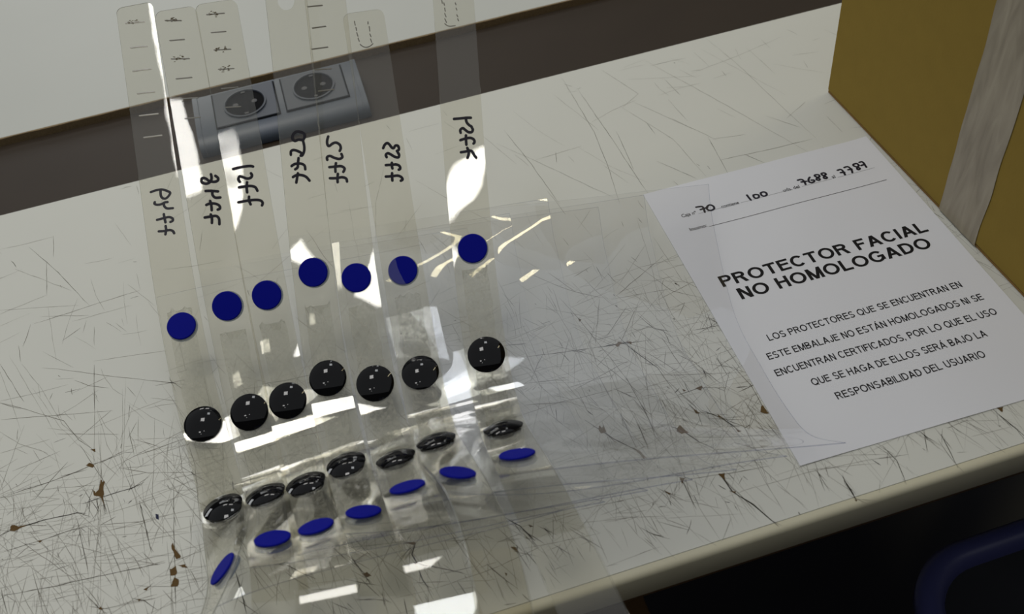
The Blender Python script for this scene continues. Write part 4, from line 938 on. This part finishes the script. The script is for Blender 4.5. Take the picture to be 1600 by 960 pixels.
class Strap:
    def __init__(self, k):
        self.s, self.P, self.T, self.A, self.N = strap_curve(VP[k], k)

    def _at(self, X, s):
        return Vector([float(np.interp(s, self.s, X[:, j])) for j in range(3)])

    def frame(self, s):
        return self._at(self.P, s), self._at(self.A, s).normalized(), self._at(self.T, s).normalized(), self._at(self.N, s).normalized()

    def pt(self, s, w, h=0.0):
        s0, s1 = self.s[0], self.s[-1]
        sc = min(max(s, s0), s1)
        c, a, t, n = self.frame(sc)
        return c + t * (s - sc) + a * w + n * h


def strap_mesh(S, k):
    """flat strap outline with rounded ends, 0.7 mm thick, laid along the curve"""
    s0, s1 = float(S.s[0]), float(S.s[-1])
    r, hw, th = .0055, SW / 2, .0007
    ss = [s0 + r * (1 - math.cos(math.pi / 2 * i / 6)) for i in range(6)]
    ss += list(np.linspace(s0 + r, s1, 120))
    nw = 8
    bm = bmesh.new()
    lay = []
    for h in (th / 2, -th / 2):
        rows = []
        for s in ss:
            d = max(0, r - (s - s0))
            half = hw - r + math.sqrt(max(0, r * r - d * d))
            rows.append([bm.verts.new((s, -half + 2 * half * j / nw, h)) for j in range(nw + 1)])
        lay.append(rows)
    A, B = lay
    for i in range(len(ss) - 1):
        for j in range(nw):
            bm.faces.new((A[i][j], A[i + 1][j], A[i + 1][j + 1], A[i][j + 1]))
            bm.faces.new((B[i][j + 1], B[i + 1][j + 1], B[i + 1][j], B[i][j]))
        for j, rev in ((0, 0), (nw, 1)):
            q = [A[i][j], B[i][j], B[i + 1][j], A[i + 1][j]]
            f = bm.faces.new(q if not rev else q[::-1])
            f.material_index = 1
    for i in (0, len(ss) - 1):
        for j in range(nw):
            f = bm.faces.new((A[i][j], A[i][j + 1], B[i][j + 1], B[i][j]))
            f.material_index = 1
    me = bpy.data.meshes.new('head_strap')
    bm.to_mesh(me)
    bm.free()
    if k == 3:                                       # this strap has a punched hole near its end
        tmp = bpy.data.objects.new('tmp', me)
        COL.objects.link(tmp)
        cv, cf = [], []
        n = 28
        for z in (-.01, .01):
            cv += [(HOLE[0] / 1000 + .0066 * math.cos(2 * math.pi * i / n), HOLE[1] / 1000 + .0062 * math.sin(2 * math.pi * i / n), z) for i in range(n)]
        cf = [list(range(n))[::-1], list(range(n, 2 * n))] + [[i, (i + 1) % n, n + (i + 1) % n, n + i] for i in range(n)]
        cut = bpy.data.objects.new('cut', mesh('cut', cv, cf))
        COL.objects.link(cut)
        md = tmp.modifiers.new('hole', 'BOOLEAN')
        md.object, md.operation, md.solver = cut, 'DIFFERENCE', 'EXACT'
        dg = bpy.context.evaluated_depsgraph_get()
        me = bpy.data.meshes.new_from_object(tmp.evaluated_get(dg))
        bpy.data.objects.remove(tmp)
        bpy.data.objects.remove(cut)
        bm = bmesh.new()
        bm.from_mesh(me)
        bmesh.ops.triangulate(bm, faces=[f for f in bm.faces if len(f.verts) > 4])
        bm.to_mesh(me)
        bm.free()
    for v in me.vertices:
        v.co = S.pt(v.co.x, v.co.y, v.co.z)
    me.update()
    return me


RE = np.array(RE7) / 1000
_d = np.concatenate([[0], np.cumsum(np.linalg.norm(np.diff(RE, axis=0), axis=1))])
_d /= _d[-1]
_tt = np.linspace(0, 1, 61)


def _cr(tt):
    """smooth curve through the far-edge points"""
    out = []
    for t in tt:
        i = min(max(int(np.searchsorted(_d, t, 'right')) - 1, 0), len(_d) - 2)
        w = (t - _d[i]) / (_d[i + 1] - _d[i])
        p = [RE[max(i - 1, 0)], RE[i], RE[i + 1], RE[min(i + 2, len(RE) - 1)]]
        out.append(.5 * (2 * p[1] + (p[2] - p[0]) * w + (2 * p[0] - 5 * p[1] + 4 * p[2] - p[3]) * w * w + (3 * p[1] - p[0] - 3 * p[2] + p[3]) * w ** 3))
    return np.array(out)


FAR = _cr(_tt)
COR, TIPS = np.array(CORNER) / 1000, np.array(TIP) / 1000


def sheet_mesh(S, k):
    """A4 clear film: follows the strap on its left edge and flattens out towards its far edge"""
    nt_, nu_ = 60, 26
    d0, d1 = COR[k] - COR[6], TIPS[k] - TIPS[6]
    rows = []
    for i in range(nt_ + 1):
        t = i / nt_
        s = -SD - .0285 + (.297) * t
        c, a, tg, n = S.frame(s)
        L0 = c - a * (SW / 2 - .0005) - n * .0012
        R = Vector(FAR[i] + d0 * (1 - t) + d1 * t)
        R.z += .0006 * k - .002 + .002
        ln = (R - L0).length
        m0, m1 = a * ln, (R - L0) * 1.0
        row = []
        for j in range(nu_ + 1):
            u = j / nu_
            h00, h10 = 2 * u ** 3 - 3 * u * u + 1, u ** 3 - 2 * u * u + u
            h01, h11 = -2 * u ** 3 + 3 * u * u, u ** 3 - u * u
            q = L0 * h00 + m0 * h10 + R * h01 + m1 * h11
            q.z = max(q.z, .0016 + .0006 * k)
            row.append(q)
        rows.append(row)
    verts, faces, mi = [], [], []
    th = .0004
    W_ = nu_ + 1
    for lay in (0, 1):
        for i in range(nt_ + 1):
            for j in range(W_):
                q = rows[i][j]
                e1 = rows[min(i + 1, nt_)][j] - rows[max(i - 1, 0)][j]
                e2 = rows[i][min(j + 1, nu_)] - rows[i][max(j - 1, 0)]
                n = e2.cross(e1).normalized()
                if n.z < 0:
                    n = -n
                verts.append(q - n * th * lay)
    base = (nt_ + 1) * W_
    for i in range(nt_):
        for j in range(nu_):
            b = i * W_ + j
            faces.append([b, b + W_, b + W_ + 1, b + 1])
            mi.append(0)
    ring = list(range(W_)) + [i * W_ + nu_ for i in range(1, nt_ + 1)] + [nt_ * W_ + j for j in range(nu_ - 1, -1, -1)] + [i * W_ for i in range(nt_ - 1, 0, -1)]
    for a_, b_ in zip(ring, ring[1:] + ring[:1]):
        faces.append([a_, b_, base + b_, base + a_])
        mi.append(1)
    return mesh('visor_sheet', verts, faces, mi)


def glue_mesh(S, k):
    rnd = random.Random(40 + k)
    sA = [-.097, -.064, -.062, -.058, -.062, -.064, -.068][k]
    sB = 2 * SD - .012
    n, nw = 70, 8
    hw = .0095
    v_, f_ = [], []
    for i in range(n + 1):
        for j in range(nw + 1):
            jag = rnd.uniform(0, .012) if i == 0 else 0
            s = sA + jag + (sB - sA - jag) * i / n
            w = -hw + 2 * hw * j / nw + (.0012 * noise.noise((s * 90, j, k)) if j in (0, nw) else 0)
            v_.append(S.pt(s, w, -.0006))
    for i in range(n):
        for j in range(nw):
            b = i * (nw + 1) + j
            f_.append([b, b + nw + 1, b + nw + 2, b + 1])
    return mesh('adhesive_strip', v_, f_)


READ = ['ff19', 'ff18', 'ff21', 'ff20', 'ff25', 'ff23', 'ff24']
LABEL = ['clear face shield, leftmost of the row, its strap handwritten %s',
         'clear face shield, second from the left, its strap handwritten %s',
         'clear face shield with strap handwritten %s, third from the left',
         'clear face shield with a punched hole in its strap handwritten %s',
         'clear face shield with strap handwritten %s, third from the right',
         'clear face shield with short stitched strap end handwritten %s',
         'clear face shield, rightmost of the row, its strap handwritten %s']
for k in range(7):
    S = Strap(k)
    c0, _, _, _ = S.frame(0.0)
    sh = thing('face_shield', Vector((c0.x, c0.y, 0.0)), LABEL[k] % READ[k], 'face shield', 'clear face shields nested in a row on the bench')
    strap = link('head_strap', strap_mesh(S, k), sh, ['strap', 'strap_edge'], 40)
    link('visor_sheet', sheet_mesh(S, k), sh, ['sheet', 'sheet_edge'], 40)
    link('adhesive_strip', glue_mesh(S, k), sh, ['glue'], 60)
    # handwriting
    v_, f_ = [], []
    for q_, st in enumerate(WRITING[k]):
        vv, ff = ribbon(st, 2.1)
        b = len(v_)
        v_ += [S.pt(q.x / 1000, q.y / 1000, .00055 + .00002 * q_) for q in vv]
        f_ += [[i + b for i in q] for q in ff]
    o = link('marker_writing', mesh('marker_writing', v_, f_), strap, ['marker'])
    # slits
    for q_, st in enumerate(SLITS.get(k, [])):
        (sa, wa), (sb, wb) = st
        v_ = []
        vv, ff = ribbon([(sa, wa), (sb, wb)], .7)
        nv = len(vv)
        v_ = [S.pt(q.x / 1000, q.y / 1000, .0006) for q in vv] + [S.pt(q.x / 1000, q.y / 1000, -.0006) for q in vv]
        f_ = ff + [[i + nv for i in q[::-1]] for q in ff]
        link('slit', mesh('slit', v_, f_), strap, ['slit'])
        if (k, q_) in ((0, 0), (1, 0), (1, 2), (2, 0), (2, 2), (2, 3)):
            rn = random.Random(k * 10 + q_)
            v_, f_ = [], []
            for _ in range(16):
                cs, cw = rn.gauss(sa, 1.0), wa + (wb - wa) * rn.uniform(.1, .75)
                b = len(v_)
                v_ += [S.pt((cs + rn.uniform(.1, .45) * math.cos(a)) / 1000, (cw + rn.uniform(.3, 1.3) * math.sin(a)) / 1000, .00062) for a in [i * math.pi / 3 for i in range(6)]]
                f_.append(list(range(b, b + 6)))
            g_ = link('grime', mesh('grime', v_, f_), strap, ['grime'])
    v_, f_ = [], []
    for st in PERF.get(k, []):
        vv, ff = ribbon(st, .8)
        b = len(v_)
        v_ += [S.pt(q.x / 1000, q.y / 1000, .00055) for q in vv]
        f_ += [[i + b for i in q] for q in ff]
    if f_:
        link('perforation', mesh('perforation', v_, f_), strap, ['slit'])
    # studs: blue discs outside, glossy black domes inside
    for s in (-SD, 2 * SD):
        fr = S.frame(s)
        v_, f_ = lathe([(0, .0017), (.0102, .0016), (.0108, .0012), (.0108, .0004), (0, .0004)], fr)
        d_ = link('blue_stud', mesh('blue_stud', v_, f_), sh, ['blue'], 40)
        v_, f_ = lathe([(0, -.0022), (.0112, -.0022), (.0115, -.0030), (.0112, -.0040), (0, -.0040)], fr)
        link('stud_backing', mesh('stud_backing', v_, f_), d_, ['blue_back'], 40)
    for s in (0.0, SD):
        fr = S.frame(s)
        R_, H_ = .0136, .0038
        sp = (R_ * R_ + H_ * H_) / (2 * H_)
        prof_ = [(sp * math.sin(a), .0014 + H_ - sp * (1 - math.cos(a))) for a in [math.asin(R_ / sp) * i / 14 for i in range(15)]]
        prof_[0] = (0, .0014 + H_)
        prof_ += [(R_ - .0002, .0008), (R_ - .0015, .0004), (0, .0004)]
        v_, f_ = lathe(prof_, fr)
        d_ = link('black_stud', mesh('black_stud', v_, f_), sh, ['black'], 35)
        v_, f_ = lathe([(0, -.0016), (.0112, -.0016), (.0118, -.0024), (.0112, -.0034), (0, -.0034)], fr)
        link('stud_backing', mesh('stud_backing', v_, f_), d_, ['black'], 40)

# ------------------------------------------------------------------ under the bench: wooden chest and chair
ches = thing('wooden_chest', tab(-0.2, 0.2, FZ), 'dark brown wooden chest standing on the floor under the bench front', 'chest')
cz = -0.33
uc = 0.052
link('chest_body', box_mesh('chest_body', tab(uc - .6, -.16, FZ + .0), TX * .6, TY * .5, Vector((0, 0, cz - FZ - .02)), .003), ches, ['wood'])
link('chest_lid', box_mesh('chest_lid', tab(uc - .605, -.165, cz - .019), TX * .61, TY * .51, Vector((0, 0, .019)), .003), ches, ['wood'])
chair = thing('chair', Vector((0.53, 0.27, FZ)), 'dark blue plastic chair with rounded seat rim in the lower right corner', 'chair')
ca = math.radians(11)
C1, C2 = Vector((math.cos(ca), math.sin(ca), 0)), Vector((-math.sin(ca), math.cos(ca), 0))
CC = Vector((0.557, 0.277, -0.30))


def rrect(hx, hy, r, n=10):
    out = []
    for cx, cy, a0 in ((hx - r, hy - r, 0), (-hx + r, hy - r, 90), (-hx + r, -hy + r, 180), (hx - r, -hy + r, 270)):
        for i in range(n + 1):
            a = math.radians(a0 + 90 * i / n)
            out.append((cx + r * math.cos(a), cy + r * math.sin(a)))
    return out


def loft(name, rings):
    n = len(rings[0])
    v_ = [CC + C1 * x + C2 * y + Vector((0, 0, z)) for ring in rings for x, y, z in ring]
    f_ = [[a * n + i, a * n + (i + 1) % n, (a + 1) * n + (i + 1) % n, (a + 1) * n + i] for a in range(len(rings) - 1) for i in range(n)]
    return v_, f_, n


rg = lambda hx, hy, r, z: [(x, y, z) for x, y in rrect(hx, hy, r)]
v_, f_, n = loft('seat_rim', [rg(.205, .195, .07, -.03), rg(.212, .202, .075, -.018), rg(.212, .202, .075, -.006), rg(.206, .196, .07, 0), rg(.196, .186, .062, 0), rg(.188, .178, .055, -.008), rg(.186, .176, .055, -.02)])
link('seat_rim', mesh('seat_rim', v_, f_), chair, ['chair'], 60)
v_, f_, n = loft('seat', [rg(.187, .177, .055, -.014), rg(.14, .13, .05, -.022), rg(.05, .05, .03, -.024)])
f_.append(list(range(2 * n, 3 * n)))
v_ += [q - Vector((0, 0, .012)) for q in v_[:n]]
f_.append(list(range(3 * n, 4 * n))[::-1])
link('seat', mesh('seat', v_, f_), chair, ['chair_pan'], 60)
for sx in (-1, 1):
    for sy in (-1, 1):
        b = CC + C1 * sx * .165 + C2 * sy * .155
        e = Vector((b.x, b.y, FZ)) + C1 * sx * .03 + C2 * sy * .03
        t = Vector((b.x, b.y, CC.z - .02))
        ax = (t - e).normalized()
        a_ = ax.cross(Vector((0, 1, 0))).normalized()
        v_, f_ = lathe([(0, 0), (.0125, 0), (.0125, (t - e).length), (0, (t - e).length)], (e, a_, ax.cross(a_), ax), 16)
        link('leg', mesh('leg', v_, f_), chair, ['steel'], 40)
bv, bf = [], []
for kk, (yy, zz) in enumerate([(-.185, -.02), (-.200, .06), (-.212, .16), (-.222, .26), (-.230, .34)]):
    hw = .19 if kk < 4 else .15
    for th_ in (0, .014):
        for i in range(13):
            x = -hw + 2 * hw * i / 12
            bv.append(CC + C1 * x + C2 * (yy - th_ + .03 * (1 - (x / .19) ** 2) * -1) + Vector((0, 0, zz)))
for kk in range(4):
    for i in range(12):
        a0, b0 = kk * 26 + i, (kk + 1) * 26 + i
        bf += [[a0, a0 + 1, b0 + 1, b0], [a0 + 14, a0 + 13, b0 + 13, b0 + 14]]
    for i in (0, 12):
        a0, b0 = kk * 26 + i, (kk + 1) * 26 + i
        bf.append([a0, b0, b0 + 13, a0 + 13])
for kk in (0, 4):
    for i in range(12):
        a0 = kk * 26 + i
        bf.append([a0, a0 + 1, a0 + 14, a0 + 13])
link('backrest', mesh('backrest', bv, bf), chair, ['chair'], 50)
